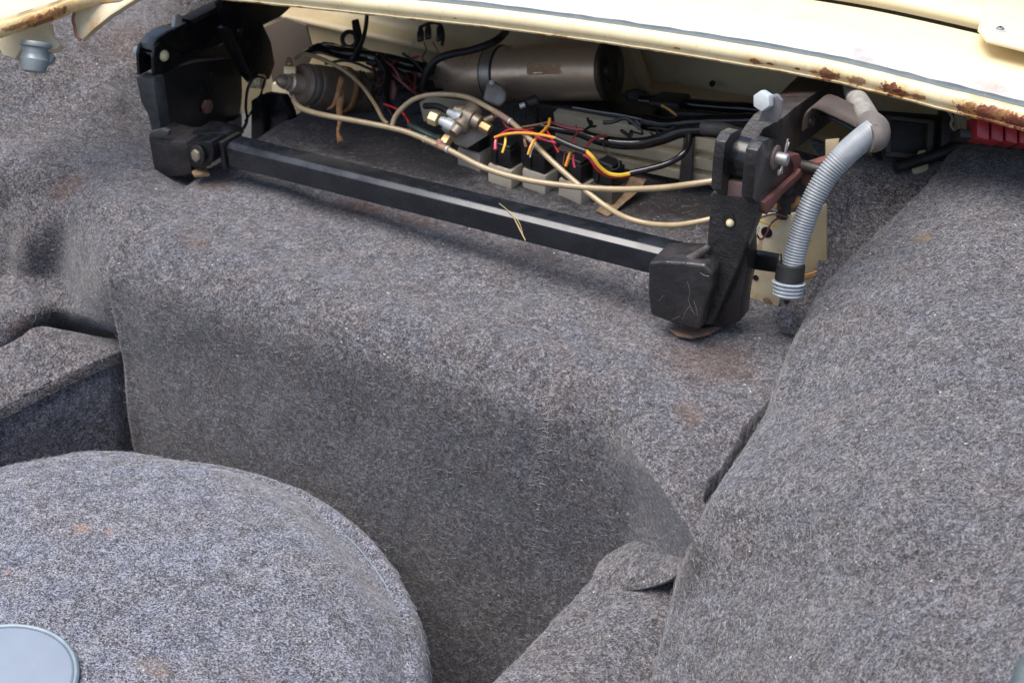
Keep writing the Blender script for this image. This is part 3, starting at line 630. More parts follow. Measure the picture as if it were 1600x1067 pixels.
# ------------------------------------------------------------------ cross bar
zb = .062
b0 = at(352, 226, y=1.345); b1 = at(1078, 404, y=1.318)
ud = (b1 - b0).normalized(); vd = Vector((0, 0, 1)).cross(ud).normalized(); wd = ud.cross(vd).normalized()
if vd.y < 0: vd = -vd
if wd.z < 0: wd = -wd
S = .0305
bar = thing('cross_bar', (b0 + b1) / 2 - wd * S, 'long black painted square bar lying across the shelf between both hinge brackets', 'bar')
bmx = bmesh.new(); add_prism(bmx, [b0 - wd * S, b0 - wd * S + vd * S, b0 + vd * S, b0 + vd * .0070 + wd * .0004, b0 - wd * .0044], (b1 + ud * .03) - b0, .0014, 3)
bm2('square_tube', bmx, m_bar, bar, None, 20)
prism('end_plate', [b0 + wd * .003 - ud * .002 - vd * .003, b0 + wd * .003 + vd * (S + .003) - ud * .002, b0 - wd * (S + .003) + vd * (S + .003) - ud * .002, b0 - wd * (S + .003) - vd * .003 - ud * .002], -ud * .007, m_blackd, bar, .001)
tw = thing('straw_twig', at(800, 345, y=1.31), 'dry straw stalk caught over the middle of the black bar', 'twig')
tube('stalk', [at(780, 318, y=1.338), at(790, 326, y=1.334), at(800, 336, y=1.326), at(808, 350, y=1.322), at(814, 362, y=1.318), at(821, 376, y=1.313)], [.0003, .0004, .0006, .0010, .0005], m_straw, tw, 5)
tube('stalk', [at(796, 330, y=1.328), at(806, 340, y=1.320), at(813, 352, y=1.314), at(817, 366, y=1.31)], .0003, m_straw, tw, 5)

# ------------------------------------------------------------------ left hinge bracket
LX = at(262, 205, y=1.40).x
lb = thing('hinge_bracket', at(275, 275, z=0), 'left black hinge bracket with a large side plate and rusty bolt heads', 'bracket', )
def lx(px, py, dx=0): return at(px, py, x=LX + dx)
# narrow front member
yf = 1.375
fx = [(212, 121), (240, 125), (251, 202), (238, 210), (231, 180), (220, 160)]
prism('front_web', [at(a, b, y=yf) for a, b in fx], (0, .02, 0), metal_paint('grey_worn_paint', (.035, .038, .042), .38, .6, (.13, .13, .13), bump=.2), lb, .002)
prism('side_plate', [lx(a, b) for a, b in ((240, 124), (272, 106), (305, 97), (352, 93), (368, 93), (378, 105), (379, 150), (374, 190), (362, 212), (330, 222), (300, 214), (262, 206), (249, 202))], (-.008, 0, 0), m_blackd, lb, .0015)
prism('opening_shade', [lx(a, b, -.014) for a, b in ((262, 84), (300, 70), (368, 44), (378, 110), (370, 130), (270, 118))], (-.004, 0, 0), m_rustyarm, lb, .001)  # added dark sheet stands in for the shade in the bracket's opening
prism('plate_rim', [lx(a, b, .0015) for a, b in ((240, 127), (240, 122), (272, 103), (305, 94), (352, 90), (352, 93), (305, 98), (272, 107))], (-.012, 0, 0), metal_paint('rubbed_rim', (.10, .07, .065), .5, .5, (.2, .12, .1)), lb, .0008)
# clevis at the top of the front member
for k, (dx, pts) in enumerate(((.0, [(240, 124), (238, 90), (241, 76), (249, 66), (258, 66), (275, 82), (300, 90), (272, 107)]), (-.026, [(241, 124), (239, 90), (242, 76), (250, 66), (258, 66), (275, 82), (300, 92), (272, 107)]))):
    prism('clevis_cheek', [lx(a, b, 0) + V(dx + .002, 0, 0) for a, b in pts], (-.005, 0, 0), m_black, lb, .001)
pc = lx(254, 87)
dome('rivet_head', pc + V(.002, 0, 0), (1, 0, 0), .0075, .006, m_creamcap, lb)
dome('rivet_head', pc + V(-.030, -.006, .001), (-1, -.1, 0), .0085, .012, m_zinc, lb)
prism('strut_sheen', [lx(a, b, -.0045) for a, b in ((240, 80), (239, 71), (244, 60), (262, 48), (276, 43), (276, 45.5), (263, 51), (246, 63), (242, 72))], (-.021, 0, 0), metal_paint('strut_sheen_grey', (.16, .18, .20), .22, .4, (.30, .30, .30), metallic=.5), lb, .0008)  # pale grey band put in for the sky sheen on the strut top
lathe('hinge_pin', pc + V(-.032, 0, 0), (1, 0, 0), [(0, .004), (.036, .004)], m_steel, lb, 12)
# barrel and arm of the strut, rising under the rim
arm = [lx(232, 68, -.013), lx(268, 48, -.013), lx(330, 20, -.013), lx(425, -12, -.013)]
prism('strut_arm', [lx(a, b, -.004) for a, b in ((240, 74), (244, 62), (262, 50), (285, 40), (340, 16), (430, -30), (470, -10), (440, 22), (380, 52), (340, 76), (300, 84), (262, 92), (246, 86))], (-.022, 0, 0), m_black, lb, .0045, 3)
prism('stop_tab', [lx(a, b, -.006) for a, b in ((272, 46), (275, 26), (280, 22), (285, 26), (285, 46))], (-.006, 0, 0), m_zinc, lb, .0015)
prism('strut_flange', [lx(a, b, -.002) for a, b in ((298, 32), (350, 6), (430, -26), (430, -20), (352, 12), (303, 37))], (-.02, 0, 0), m_rustyarm, lb, .001)
for (a, b, r) in ((321, 166, .0105), (359, 199, .0105), (320, 215, .007)):
    hexhead('bolt_head', lx(a, b, .001), (1, 0, 0), r, .006, m_rustbolt, lb)
for (a, b) in ((316, 139), (335, 139), (330, 116), (366, 116)):
    lathe('rivet', lx(a, b, 0), (1, 0, 0), [(0, .0024), (.0014, .002), (.002, 0)], m_blackd, lb, 10)
# foot block with the bar's pivot lug
yb0 = 1.335
prism('foot_block', [at(a, b, y=yb0) for a, b in ((231, 212), (258, 220), (290, 222), (297, 240), (299, 272), (285, 276), (262, 277), (241, 269))], (0, .05, 0), m_castb, lb, .003)
prism('foot_collar', [at(a, b, y=yb0 - .004) for a, b in ((234, 206), (252, 202), (262, 206), (262, 213), (248, 217), (231, 213))], (0, .008, 0), metal_paint('weld_edge', (.03, .03, .033), .35, .4, (.12, .12, .12)), lb, .002)
lug = prism('pivot_lug', [at(a, b, y=yb0 - .004) for a, b in ((290, 228), (306, 222), (330, 222), (334, 236), (332, 252), (320, 262), (304, 264), (294, 256))], (0, .03, 0), m_black, lb, .003)
pcx = at(311, 242, y=yb0 - .006)
lathe('washer', pcx, (-.25, -1, .1), [(0, .0128), (.003, .0128), (.0035, .011)], m_blackd, lug, 22)
hexhead('bolt_head', pcx + V(-.0005, -.002, 0), (-.25, -1, .1), .0082, .005, metal_paint('grimy_bolt', (.24, .20, .16), .5, .5, metallic=.5), lug)
prism('cross_plate', [at(a, b, y=1.36) for a, b in ((300, 206), (345, 214), (352, 224), (346, 232), (300, 224))], (0, .04, 0), m_black, lb, .0015)
sc_ = thing('cardboard_chip', at(314, 276, z=.006), 'tan chip of card wedged below the foot of the left bracket', 'scrap')
prism('chip', [at(a, b, z=.012) for a, b in ((300, 272), (320, 262), (328, 276), (304, 278))], (0, 0, .004), m_tapepaper, sc_, .0008)

# black curved arms behind the bracket
ra = thing('folding_arm', lx(400, 100, .04), 'black curved folding arm behind the left bracket, running up under the rim', 'arm')
prism('arm_plate', [lx(a, b, .03) for a, b in ((345, 5), (372, -16), (475, -20), (470, -2), (440, 26), (412, 40), (424, 66), (430, 100), (422, 124), (396, 132), (384, 118), (372, 78), (356, 40))], (-.012, 0, 0), m_black, ra, .002)
prism('arm_flange', [lx(a, b, .034) for a, b in ((352, 46), (358, 42), (372, 70), (390, 112), (386, 116), (366, 80))], (-.014, 0, 0), m_blackd, ra, .001)
lathe('rivet', lx(374, 48, .034), (1, 0, 0), [(0, .005), (.003, .004), (.004, 0)], m_blackd, ra, 14)
lk = thing('link_strap', lx(390, 170, .05), 'thin bent black link strap holding the cream roller beside the left bracket', 'link')
tube('strap', [lx(362, 216, .03), lx(378, 204, .035), lx(386, 188, .04), (lx(384, 168, .045)), lx(387, 140, .05), lx(398, 121, .055), lx(412, 122, .06)], .0032, m_blackd, lk, 8, flat=.45)
tube('strap', [lx(383, 190, .045), lx(396, 170, .055), lx(408, 146, .065), lx(414, 124, .07)], .003, m_black, lk, 8, flat=.45)
rp = at(404, 130, y=1.555)
lathe('roller', rp + V(-.013, 0, .001), (1, .25, 0), [(0, .0085), (.001, .0105), (.007, .0105), (.0085, .008), (.0105, .008), (.012, .0105), (.018, .0105), (.019, .009)], m_creamcap, lk, 24)
tp = thing('guide_plate', at(425, 220, z=.01), 'glossy black pointed guide plate standing in front of the cream bracket', 'plate')
prism('plate', [at(a, b, y=1.545) for a, b in ((398, 160), (412, 146), (440, 150), (452, 178), (454, 192), (440, 206), (412, 222), (396, 222), (392, 205))], (.004, .012, 0), m_black, tp, .003)
prism('flange', [at(a, b, y=1.535) for a, b in ((392, 158), (404, 150), (412, 200), (410, 222), (392, 220))], (0, .012, 0), m_blackd, tp, .002)

# ------------------------------------------------------------------ left actuator cylinder
c0 = at(468, 131, 2.06); c1 = at(655, 158, 2.22); ca = (c1 - c0).normalized()
cy = thing('actuator_cylinder', c0 + V(0, 0, -.04), 'dull grey actuator cylinder with a rod eye, left of the big canister', 'cylinder')
L = (c1 - c0).length
lathe('barrel', c0, ca, [(.0, .0245), (.004, .0275), (.012, .0275), (.014, .0255), (.020, .0255), (.022, .028), (.026, .029), (L, .029)], metal_paint('dark_bronze', (.30, .235, .175), .4, .5, (.07, .05, .04), metallic=.5), cy, 40)
lathe('end_ring', c0 + ca * .009, ca, [(0, .0279), (.002, .0284), (.008, .0284), (.010, .0275)], m_steel, cy, 40)
lathe('neck', c0 - ca * .026, ca, [(0, .0105), (.008, .0105), (.010, .013), (.026, .013)], metal_paint('neck_metal', (.60, .50, .40), .3, .3, metallic=.6), cy, 20)
dome('rod_eye', c0 - ca * .024, -ca, .0095, .014, metal_paint('eye_metal', (.34, .27, .2), .35, .4, metallic=.6), cy)
fit_ = prism('port_block', [at(a, b, 2.045) for a, b in ((443, 103), (462, 104), (462, 122), (443, 121))], FW * .014, m_brassl, cy, .002)
hexhead('port_nut', at(452, 103, 2.055), (0, 0, 1), .005, .006, m_brass, fit_)
lathe('port_tip', at(452, 97, 2.055), (0, 0, 1), [(0, .0035), (.005, .003)], m_rustbolt, fit_, 10)
st = thing('tan_strap', at(531, 222, 2.06), 'tan rubber strap looped round the actuator cylinder with its torn end hanging', 'strap')
mid = c0 + ca * .075
lp = []
u_ = ca.orthogonal().normalized(); v_ = ca.cross(u_)
bmx = bmesh.new(); ring = []
for k in range(33):
    a = 2 * math.pi * k / 32; rr = .0305 + .0006 * math.sin(a * 5)
    c = mid + (u_ * math.cos(a) + v_ * math.sin(a)) * rr; ring.append((bmx.verts.new(c - ca * .0055), bmx.verts.new(c + ca * .0055)))
for a, b in zip(ring, ring[1:]): bmx.faces.new((a[0], a[1], b[1], b[0]))
o = bm2('loop', bmx, m_tie, st, None, 80); md = o.modifiers.new('t', 'SOLIDIFY'); md.thickness = .0015; md.offset = 1
def ribbon(name, pts, ws, mat, parent, thick=.0012, across=None, n=6):
    C = cr(pts, n); W = np.interp(np.linspace(0, 1, len(C)), np.linspace(0, 1, len(ws)), ws); T = np.gradient(C, axis=0)
    bmz = bmesh.new(); prev = None
    for p, t, w0 in zip(C, T, W):
        s_ = np.array(across if across is not None else np.cross(t, np.array(FW))); s_ = s_ / np.linalg.norm(s_)
        a, b = bmz.verts.new(p - s_ * w0), bmz.verts.new(p + s_ * w0)
        if prev: bmz.faces.new((prev[0], prev[1], b, a))
        prev = (a, b)
    o = bm2(name, bmz, mat, parent, None if parent else tuple(C[0]), 80); md = o.modifiers.new('t', 'SOLIDIFY'); md.thickness = thick; return o
ribbon('tail', [at(534, 140, 2.04), at(532, 155, 2.03), at(530, 172, 2.03), at(531, 190, 2.03), at(528, 206, 2.03), at(532, 222, 2.03)], [.0035, .0045, .004, .003, .0018, .0045], m_tie, st)
ribbon('tail', [at(535, 120, 2.045), at(527, 150, 2.03), at(520, 166, 2.035), at(512, 171, 2.05)], [.004, .003, .0022, .0012], m_tie, st)

# ------------------------------------------------------------------ the big canister
k0 = at(700, 118, 2.12); k1 = at(948, 111, 2.0); ka = (k1 - k0).normalized(); KL = (k1 - k0).length; KR = .0385
can = thing('canister', (k0 + k1) / 2 - V(0, 0, KR), 'large champagne grey metal canister with a clamp band and torn label, under the rim', 'canister')
lathe('shell', k0 - ka * .012, ka, [(-.004, .0), (-.0035, .010), (.001, .022), (.010, .031), (.024, .0355), (.045, .0365), (KL * .55, .0375), (KL - .005, KR), (KL + .012, KR)], m_canister, can, 56, 40)
lathe('end_cap', k1, ka, [(0, KR * .99), (.001, KR * 1.03), (.006, KR * 1.03), (.008, KR * .97), (.004, KR * .86), (.001, KR * .8), (.001, KR * .3), (.006, KR * .26), (.006, 0)], metal_paint('dark_cap', (.055, .045, .036), .4, .5, (.09, .07, .055), metallic=.4), can, 56, 30)
prism('cap_rib', [k1 + ka * .0015 + V(0, -.004, -.026), k1 + ka * .0015 + V(0, .004, -.026), k1 + ka * .0015 + V(0, .004, .026), k1 + ka * .0015 + V(0, -.004, .026)], ka * .003, m_dark, can, .0008)
kb = k0 + ka * .080
lathe('clamp_band', kb - ka * .008, ka, [(0, .0372), (.0005, .0392), (.0155, .0392), (.016, .0372)], metal_paint('band_steel', (.38, .36, .32), .32, .3, (.15, .12, .1), metallic=.8), can, 56)
lathe('band_rubber', kb - ka * .0105, ka, [(0, .0366), (.0005, .0382), (.0205, .0382), (.021, .0366)], m_rubber, can, 56)
sb = prism('saddle_bracket', [at(a, b, 2.005) for a, b in ((761, 128), (772, 126), (786, 134), (793, 146), (791, 158), (781, 168), (770, 164), (754, 156))], FW * .02, metal_paint('saddle_steel', (.40, .36, .30), .35, .4, (.2, .16, .12), metallic=.6), can, .004, 3)
hexhead('clamp_screw', at(768, 130, 1.998), -FW, .0038, .004, m_zinc, sb)
# torn paper label following the shell
bmx = bmesh.new(); rows = []
up0 = (Vector((0, 0, 1)) - ka * ka.z).normalized(); sd_ = ka.cross(up0)
if sd_.y > 0: sd_ = -sd_
for i in range(9):
    row = []
    for j in range(25):
        t = KL * .60 + j * .0021 + .0006 * noise.noise(V(i, j, 0)); a = math.radians(22 + i * 2.6 + 1.2 * noise.noise(V(i * .9, j * .4, 3)))
        row.append(bmx.verts.new(k0 + ka * t + (up0 * math.cos(a + .55) * 1 + sd_ * math.sin(a + .55)) * (KR + .0003)))
    rows.append(row)
for i in range(8):
    for j in range(24):
        if noise.noise(V(i * .6, j * .19, 2.3)) > -.30 - (.2 if 1 < i < 6 and 1 < j < 22 else 0): bmx.faces.new((rows[i][j], rows[i][j + 1], rows[i + 1][j + 1], rows[i + 1][j]))
bm2('torn_label', bmx, metal_paint('label_paper', (.42, .24, .14), .7, .7, (.55, .42, .30), bscale=300), can, None, 80)

# ------------------------------------------------------------------ hydraulic hoses
def cable(name, pts, r, mat, label, cat, seg=9, group=None, n=7, **k):
    o = tube(name, [at(*p) for p in pts], r, mat, None, seg, n, **k); tag(o, label, cat, group); return o
hA = thing('hydraulic_hose', at(459, 156, 2.02), 'long pale hose sagging from the actuator cylinder across to the right bracket', 'hose')
tube('tubing', [at(*p) for p in ((458, 153, 2.03), (462, 162, 2.01), (474, 171, 2.0), (505, 180, 1.98), (560, 190, 1.96), (610, 200, 1.945), (645, 210, 1.935), (700, 234, 1.91), (758, 263, 1.885), (820, 281, 1.865), (890, 291, 1.845), (960, 296, 1.82), (1030, 294, 1.79), (1080, 288, 1.765), (1130, 281, 1.755), (1170, 276, 1.77), (1215, 282, 1.80))], .0037, m_hose, hA, 12)
J = [at(664, 218, 1.928), at(680, 225, 1.921), at(700, 234, 1.909)]
tube('joint_sleeve', J, .0043, m_joint, hA, 12)
for p, q_ in ((J[0], J[1]), (J[2], J[1])): lathe('joint_ring', p, (q_ - p), [(-.001, .0046), (.0012, .0046)], m_zinc, hA, 12)
hB = thing('hydraulic_hose', at(690, 150, 1.95), 'tan hose arching over the brass valve and dropping to the right bracket', 'hose')
tube('tubing', [at(*p) for p in ((612, 200, 1.965), (617, 184, 1.965), (628, 170, 1.96), (646, 156, 1.955), (670, 149, 1.95), (700, 148, 1.945), (732, 153, 1.935), (762, 168, 1.92), (795, 188, 1.905), (826, 216, 1.885), (858, 248, 1.865), (890, 277, 1.85), (922, 304, 1.835), (950, 325, 1.82), (980, 341, 1.80), (1015, 350, 1.785), (1055, 352, 1.765), (1090, 347, 1.75), (1130, 338, 1.745), (1165, 330, 1.76), (1205, 322, 1.79))], .0034, m_hose, hB, 12)
J = [at(772, 174, 1.915), at(784, 181, 1.91), at(797, 190, 1.904)]
tube('joint_sleeve', J, .0039, m_joint, hB, 12); lathe('joint_ring', J[2], J[2] - J[1], [(-.001, .0044), (.0012, .0044)], m_zinc, hB, 12)
cable('hydraulic_hose', [(462, 92, 2.08), (472, 86, 2.06), (490, 88, 2.04), (515, 98, 2.02), (540, 112, 2.01), (565, 134, 2.0), (585, 162, 1.985), (598, 186, 1.97), (606, 194, 1.965)], .0028, m_hosed, 'thin brown hose lying over the top of the actuator cylinder', 'hose', 10)
cable('breather_hose', [(658, 160, 2.07), (660, 138, 2.06), (668, 112, 2.045), (682, 94, 2.035), (705, 85, 2.03), (732, 80, 2.03), (758, 72, 2.03), (778, 62, 2.04), (790, 50, 2.08)], .0052, m_rubber, 'thick black rubber hose curving over the rounded left end of the canister', 'hose', 12)

# ------------------------------------------------------------------ brass valve
vt = thing('brass_valve', at(740, 215, 1.94), 'small metal valve block with brass hexagon fittings below the canister', 'valve')
v0 = at(708, 163, 1.95); v1 = at(742, 212, 1.93)
mval = metal_paint('valve_metal', (.40, .33, .26), .38, .45, (.18, .13, .1), metallic=.75)
lathe('body', at(712, 172, 1.945), at(762, 199, 1.925) - at(712, 172, 1.945), [(0, .007), (.006, .007), (.007, .0105), (.016, .0105), (.017, .013), (.030, .013), (.031, .010), (.040, .009), (.042, .006)], mval, vt, 24)
lathe('cross_piece', at(742, 172, 1.94), at(704, 214, 1.925) - at(742, 172, 1.94), [(-.004, .0105), (0, .0125), (.014, .0125), (.016, .010), (.026, .010), (.027, .0125), (.032, .0125), (.034, .008), (.044, .007)], mval, vt, 24)
for nm, a, b, r, h, m in (('hexagon_fitting', (672, 183, 1.94), (690, 190, 1.935), .0095, .012, m_brassl), ('hexagon_fitting', (752, 196, 1.925), (770, 206, 1.92), .0075, .014, m_brass), ('hexagon_fitting', (700, 216, 1.925), (692, 228, 1.92), .008, .012, m_brass)):
    p = at(*a); hexhead(nm, p, at(*b) - p, r, h, m, vt)
lathe('white_ferrule', at(688, 188, 1.936), at(712, 200, 1.93) - at(688, 188, 1.936), [(0, .0055), (.004, .0065), (.008, .0065), (.009, .0085), (.020, .0085), (.022, .007)], m_zinc, vt, 16)
lathe('ferrule', at(700, 175, 1.935), at(716, 182, 1.93) - at(700, 175, 1.935), [(0, .004), (.006, .005), (.010, .0055), (.014, .0075), (.020, .0075)], m_zinc, vt, 14)
lathe('blanking_plug', at(690, 222, 1.92), at(686, 228, 1.918) - at(690, 222, 1.92), [(0, .006), (.004, .0065), (.009, .0055)], m_rustbolt, vt, 14)
lathe('bleed_nipple', at(766, 186, 1.925), at(780, 180, 1.925) - at(766, 186, 1.925), [(-.008, .005), (.004, .005), (.005, .0035), (.012, .0035)], metal_paint('nipple', (.25, .17, .11), .4, .4, metallic=.7), vt, 12)
prism('mounting_plate', [at(a, b, 1.955) for a, b in ((688, 200), (742, 176), (765, 210), (730, 232), (712, 226))], FW * .003, mval, vt, .001)
prism('mounting_plate', [at(a, b, 2.0) for a, b in ((655, 160), (672, 150), (735, 158), (752, 172), (700, 196), (662, 190))], FW * .004, metal_paint('plate_cream', (.34, .30, .22), .5, .5, (.2, .15, .1)), vt, .002)
cable('rubber_pipe', [(664, 166, 1.97), (680, 166, 1.955), (692, 170, 1.945), (702, 176, 1.935)], .0042, m_rubber, 'short black rubber pipe entering the valve from the upper left', 'pipe')
cable('rubber_pipe', [(640, 196, 1.97), (655, 204, 1.96), (675, 214, 1.95), (690, 219, 1.94)], .0052, plain('green_black_rubber', (.02, .035, .035), .4), 'short dark green rubber pipe entering the valve from the lower left', 'pipe')

# ------------------------------------------------------------------ relays
def relay(name, px, py, z, parts=True):
    p = at(px, py, z=z); root = thing(name, p, None, 'relay', 'row of black and beige relays under the valve')
    return root
r_first = None
RL = [((731, 266), 'beige cased relay nearest the brass valve, partly under the long pale hose', 1.0, -.10), ((779, 292), 'second relay from the left in the row, with a clean beige case', 1.0, -.10), ((832, 300), 'third relay from the left, its beige case square to the viewer', 1.0, -.14), ((888, 316), 'fourth relay from the left, with a yellow stain on its beige case', 1.0, -.2), ((936, 322), 'last relay on the right of the row, darker with a silver strip', 1.0, -.25)]
ux = V(1, -.0, 0)
for i, ((px, py), lab, sc1, rz) in enumerate(RL):
    p = at(px, py, z=.002); p.z = .001
    if i == 0:
        r_first = root = thing('relay', V(0, 0, 0), lab, 'relay', 'row of relays below the valve')
        bmx = bmesh.new(); add_box(bmx, V(0, .016, .014), V(.0185, 0, 0), V(0, .014, 0), V(0, 0, .0135), .003, 2); bm2('case', bmx, m_boxgrey, root)
        bmx = bmesh.new(); add_box(bmx, V(0, .017, .040), V(.0150, 0, 0), V(0, .0125, 0), V(0, 0, .0125), .0015, 2)
        add_box(bmx, V(0, .017, .0545), V(.0125, 0, 0), V(0, .010, 0), V(0, 0, .003), .001, 1); add_box(bmx, V(-.008, .0035, .041), V(.003, 0, 0), V(0, .0015, 0), V(0, 0, .010), .0005, 1)
        sk = bm2('socket', bmx, m_plasticblk, root)
        root.location = p; root.rotation_euler.z = rz
    else:
        root = r_first.copy(); COL.objects.link(root); root.location = p; root.rotation_euler.z = rz; root['label'] = lab
        for ch in list(r_first.children):
            c = ch.copy(); COL.objects.link(c); c.parent = root
            if i == 4 and ch.name.startswith('case'): c.data = c.data.copy(); c.data.materials[0] = metal_paint('silver_case', (.16, .15, .14), .35, .4, metallic=.6)
tpz = thing('masking_tape', at(965, 310, z=.003), 'strip of brown paper tape lying on the felt right of the relays', 'tape')
surf('strip', [[at(930, 330, z=.006), at(950, 337, z=.006)], [at(952, 312, z=.012), at(975, 318, z=.010)], [at(975, 292, z=.022), at(1000, 296, z=.02)], [at(985, 276, z=.03), at(1010, 280, z=.026)]], m_tapepaper, tpz, 6, .002, 40)

# ------------------------------------------------------------------ finned aluminium rail
rail = thing('finned_rail', at(1000, 260, z=0), 'weathered pale finned aluminium rail behind the wires on the right', 'rail')
e0 = at(872, 240, y=1.645); e1 = at(1175, 298, y=1.60); ax = e1 - e0; axn = ax.normalized(); bk = Vector((0, 0, 1)).cross(axn).normalized(); bk = bk if bk.y > 0 else -bk; rz_ = axn.cross(bk); rz_ = rz_ if rz_.z > 0 else -rz_
prof_ = [(0, -.004), (0, .008), (.012, .010), (.012, .015), (-.002, .017), (-.003, .032), (.012, .034), (.012, .040), (-.001, .042), (-.002, .058), (.006, .060), (.010, .060), (.012, -.004)]
prism('rail_body', [e0 + bk * a + rz_ * b for a, b in prof_], ax, m_alu, rail, .0006, 1)
for (px, w1) in ((1068, 15),):
    a = at(px, 216, y=1.58); prism('clamp_strip', [at(px, 214, y=1.605), at(px + w1, 216, y=1.605), at(px + w1 - 4, 288, y=1.60), at(px - 8, 286, y=1.60)], (0, .006, 0), metal_paint('dull_strip', (.09, .085, .08), .4, .4, metallic=.4), rail, .0008)

# ------------------------------------------------------------------ black looms and wires
duct = thing('wiring_duct', at(950, 195, y=1.70), 'long glossy black duct lying behind the relays under the canister', 'duct')
bmx = bmesh.new(); da, db = at(838, 160, y=1.66), at(1012, 184, y=1.65); add_prism(bmx, [da, da + V(0, .05, 0), da + V(0, .05, -.032), da + V(0, -.006, -.034)], db - da, .006, 3); bm2('duct_body', bmx, m_plasticblk, duct)
prism('duct_end', [at(1010, 158, y=1.69), at(1060, 162, y=1.69), at(1068, 196, y=1.69), at(1012, 204, y=1.69)], (0, .04, 0), m_rubber, duct, .006)
prism('sensor_bracket', [at(a, b, 2.03) for a, b in ((978, 140), (996, 138), (1010, 142), (1020, 152), (1012, 162), (980, 158))], FW * .02, m_dark, duct, .003)
G1 = 'taped black wiring looms'
cable('wiring_loom', [(840, 196, 1.93), (880, 204, 1.92), (905, 208, 1.91), (930, 217, 1.90), (965, 224, 1.89), (1005, 224, 1.88), (1040, 215, 1.86), (1065, 206, 1.85), (1100, 204, 1.83), (1140, 210, 1.80), (1190, 222, 1.78)], [.004, .005, .006, .0075, .0075, .0075, .008, .008, .007], m_tape, 'lowest thick glossy taped loom, in front of the pale finned rail', 'wiring', 12, G1)
cable('wiring_loom', [(1005, 190, 1.93), (1040, 196, 1.92), (1080, 192, 1.90), (1130, 190, 1.88), (1180, 190, 1.85), (1240, 195, 1.84)], [.011, .010, .009, .010, .008], m_tape, 'thick taped loom running right from the end of the black duct', 'wiring', 12, G1)
cable('wiring_loom', [(1000, 158, 2.02), (1060, 162, 2.0), (1120, 168, 1.97), (1180, 172, 1.94), (1240, 184, 1.92)], [.009, .008, .009, .008], m_tape, 'upper dark loom tucked along the foot of the cream back panel', 'wiring', 10, G1)
cable('wiring_loom', [(1050, 178, 1.96), (1100, 180, 1.93), (1150, 186, 1.90), (1210, 192, 1.88)], .006, m_rubber, 'matt black loom between the two thick ones at the right', 'wiring', 10, G1)
cable('wiring_loom', [(1078, 210, 1.84), (1076, 226, 1.835), (1066, 242, 1.83), (1045, 255, 1.835), (1015, 264, 1.84), (985, 271, 1.845)], [.005, .0045, .004, .004, .0045], m_tape, 'branch loom curling down in front of the rail to the orange wires', 'wiring', 10, G1)
# convoluted grey tube
bmx = bmesh.new(); C = cr([at(*p) for p in ((1098, 200, 1.822), (1130, 203, 1.80), (1160, 212, 1.785), (1190, 222, 1.775))], 24)
add_tube(bmx, C, [.0085 if i % 2 else .0070 for i in range(len(C))], 12, raw=True); o = bm2('conduit', bmx, plain('conduit_black', (.06, .06, .06), .3), None, tuple(C[0])); tag(o, 'short ribbed dark conduit running behind the top of the right bracket', 'conduit')
# upper left clutter of looms
cable('wiring_loom', [(478, 84, 2.14), (500, 76, 2.12), (530, 82, 2.10), (565, 86, 2.09), (610, 94, 2.08), (650, 104, 2.08), (700, 112, 2.12)], [.006, .009, .008, .008, .007], m_tape, 'black loom above the actuator cylinder along the back panel', 'wiring', 12, G1)
cable('wiring_loom', [(590, 90, 2.06), (605, 115, 2.05), (602, 140, 2.04), (606, 165, 2.03), (618, 185, 2.02)], [.006, .006, .005, .004], m_tape, 'black loom dropping past the right end of the actuator cylinder', 'wiring', 10, G1)
cable('wiring_loom', [(575, 95, 2.09), (610, 108, 2.08), (640, 128, 2.08), (668, 142, 2.08)], .006, m_rubber, 'dark loom slanting from the cylinder to the rounded end of the canister', 'wiring', 10, G1)
cable('black_cable', [(574, 10, 2.16), (572, 40, 2.12), (566, 65, 2.10), (556, 84, 2.08), (548, 94, 2.08)], .003, m_rubber, 'upright black cable dropping from under the rim beside the ring bracket', 'cable')
cable('black_cable', [(508, 100, 2.09), (545, 96, 2.08), (600, 118, 2.075), (650, 138, 2.07), (700, 140, 2.1)], .002, m_rubber, 'thin black cable crossing behind the actuator cylinder to the canister', 'cable')
rb = thing('ring_bracket', at(556, 85, 2.12), 'flat black bracket with a round eye, upright against the cream back panel', 'bracket')
prism('upright', [at(a, b, 2.12) for a, b in ((549, 32), (560, 29), (565, 50), (568, 84), (556, 84), (552, 60))], FW * .006, m_blackd, rb, .002)
C = [at(546 + 11 * math.cos(a), 62 + 12 * math.sin(a), 2.115) for a in np.linspace(0, 2 * math.pi, 25)]
bmx = bmesh.new(); add_tube(bmx, C, .0032, 8, raw=True); bm2('eye', bmx, m_blackd, rb)
prism('foot', [at(a, b, 2.11) for a, b in ((502, 64), (520, 66), (545, 74), (570, 74), (590, 84), (588, 96), (540, 94), (504, 84))], FW * .015, m_blackd, rb, .004)
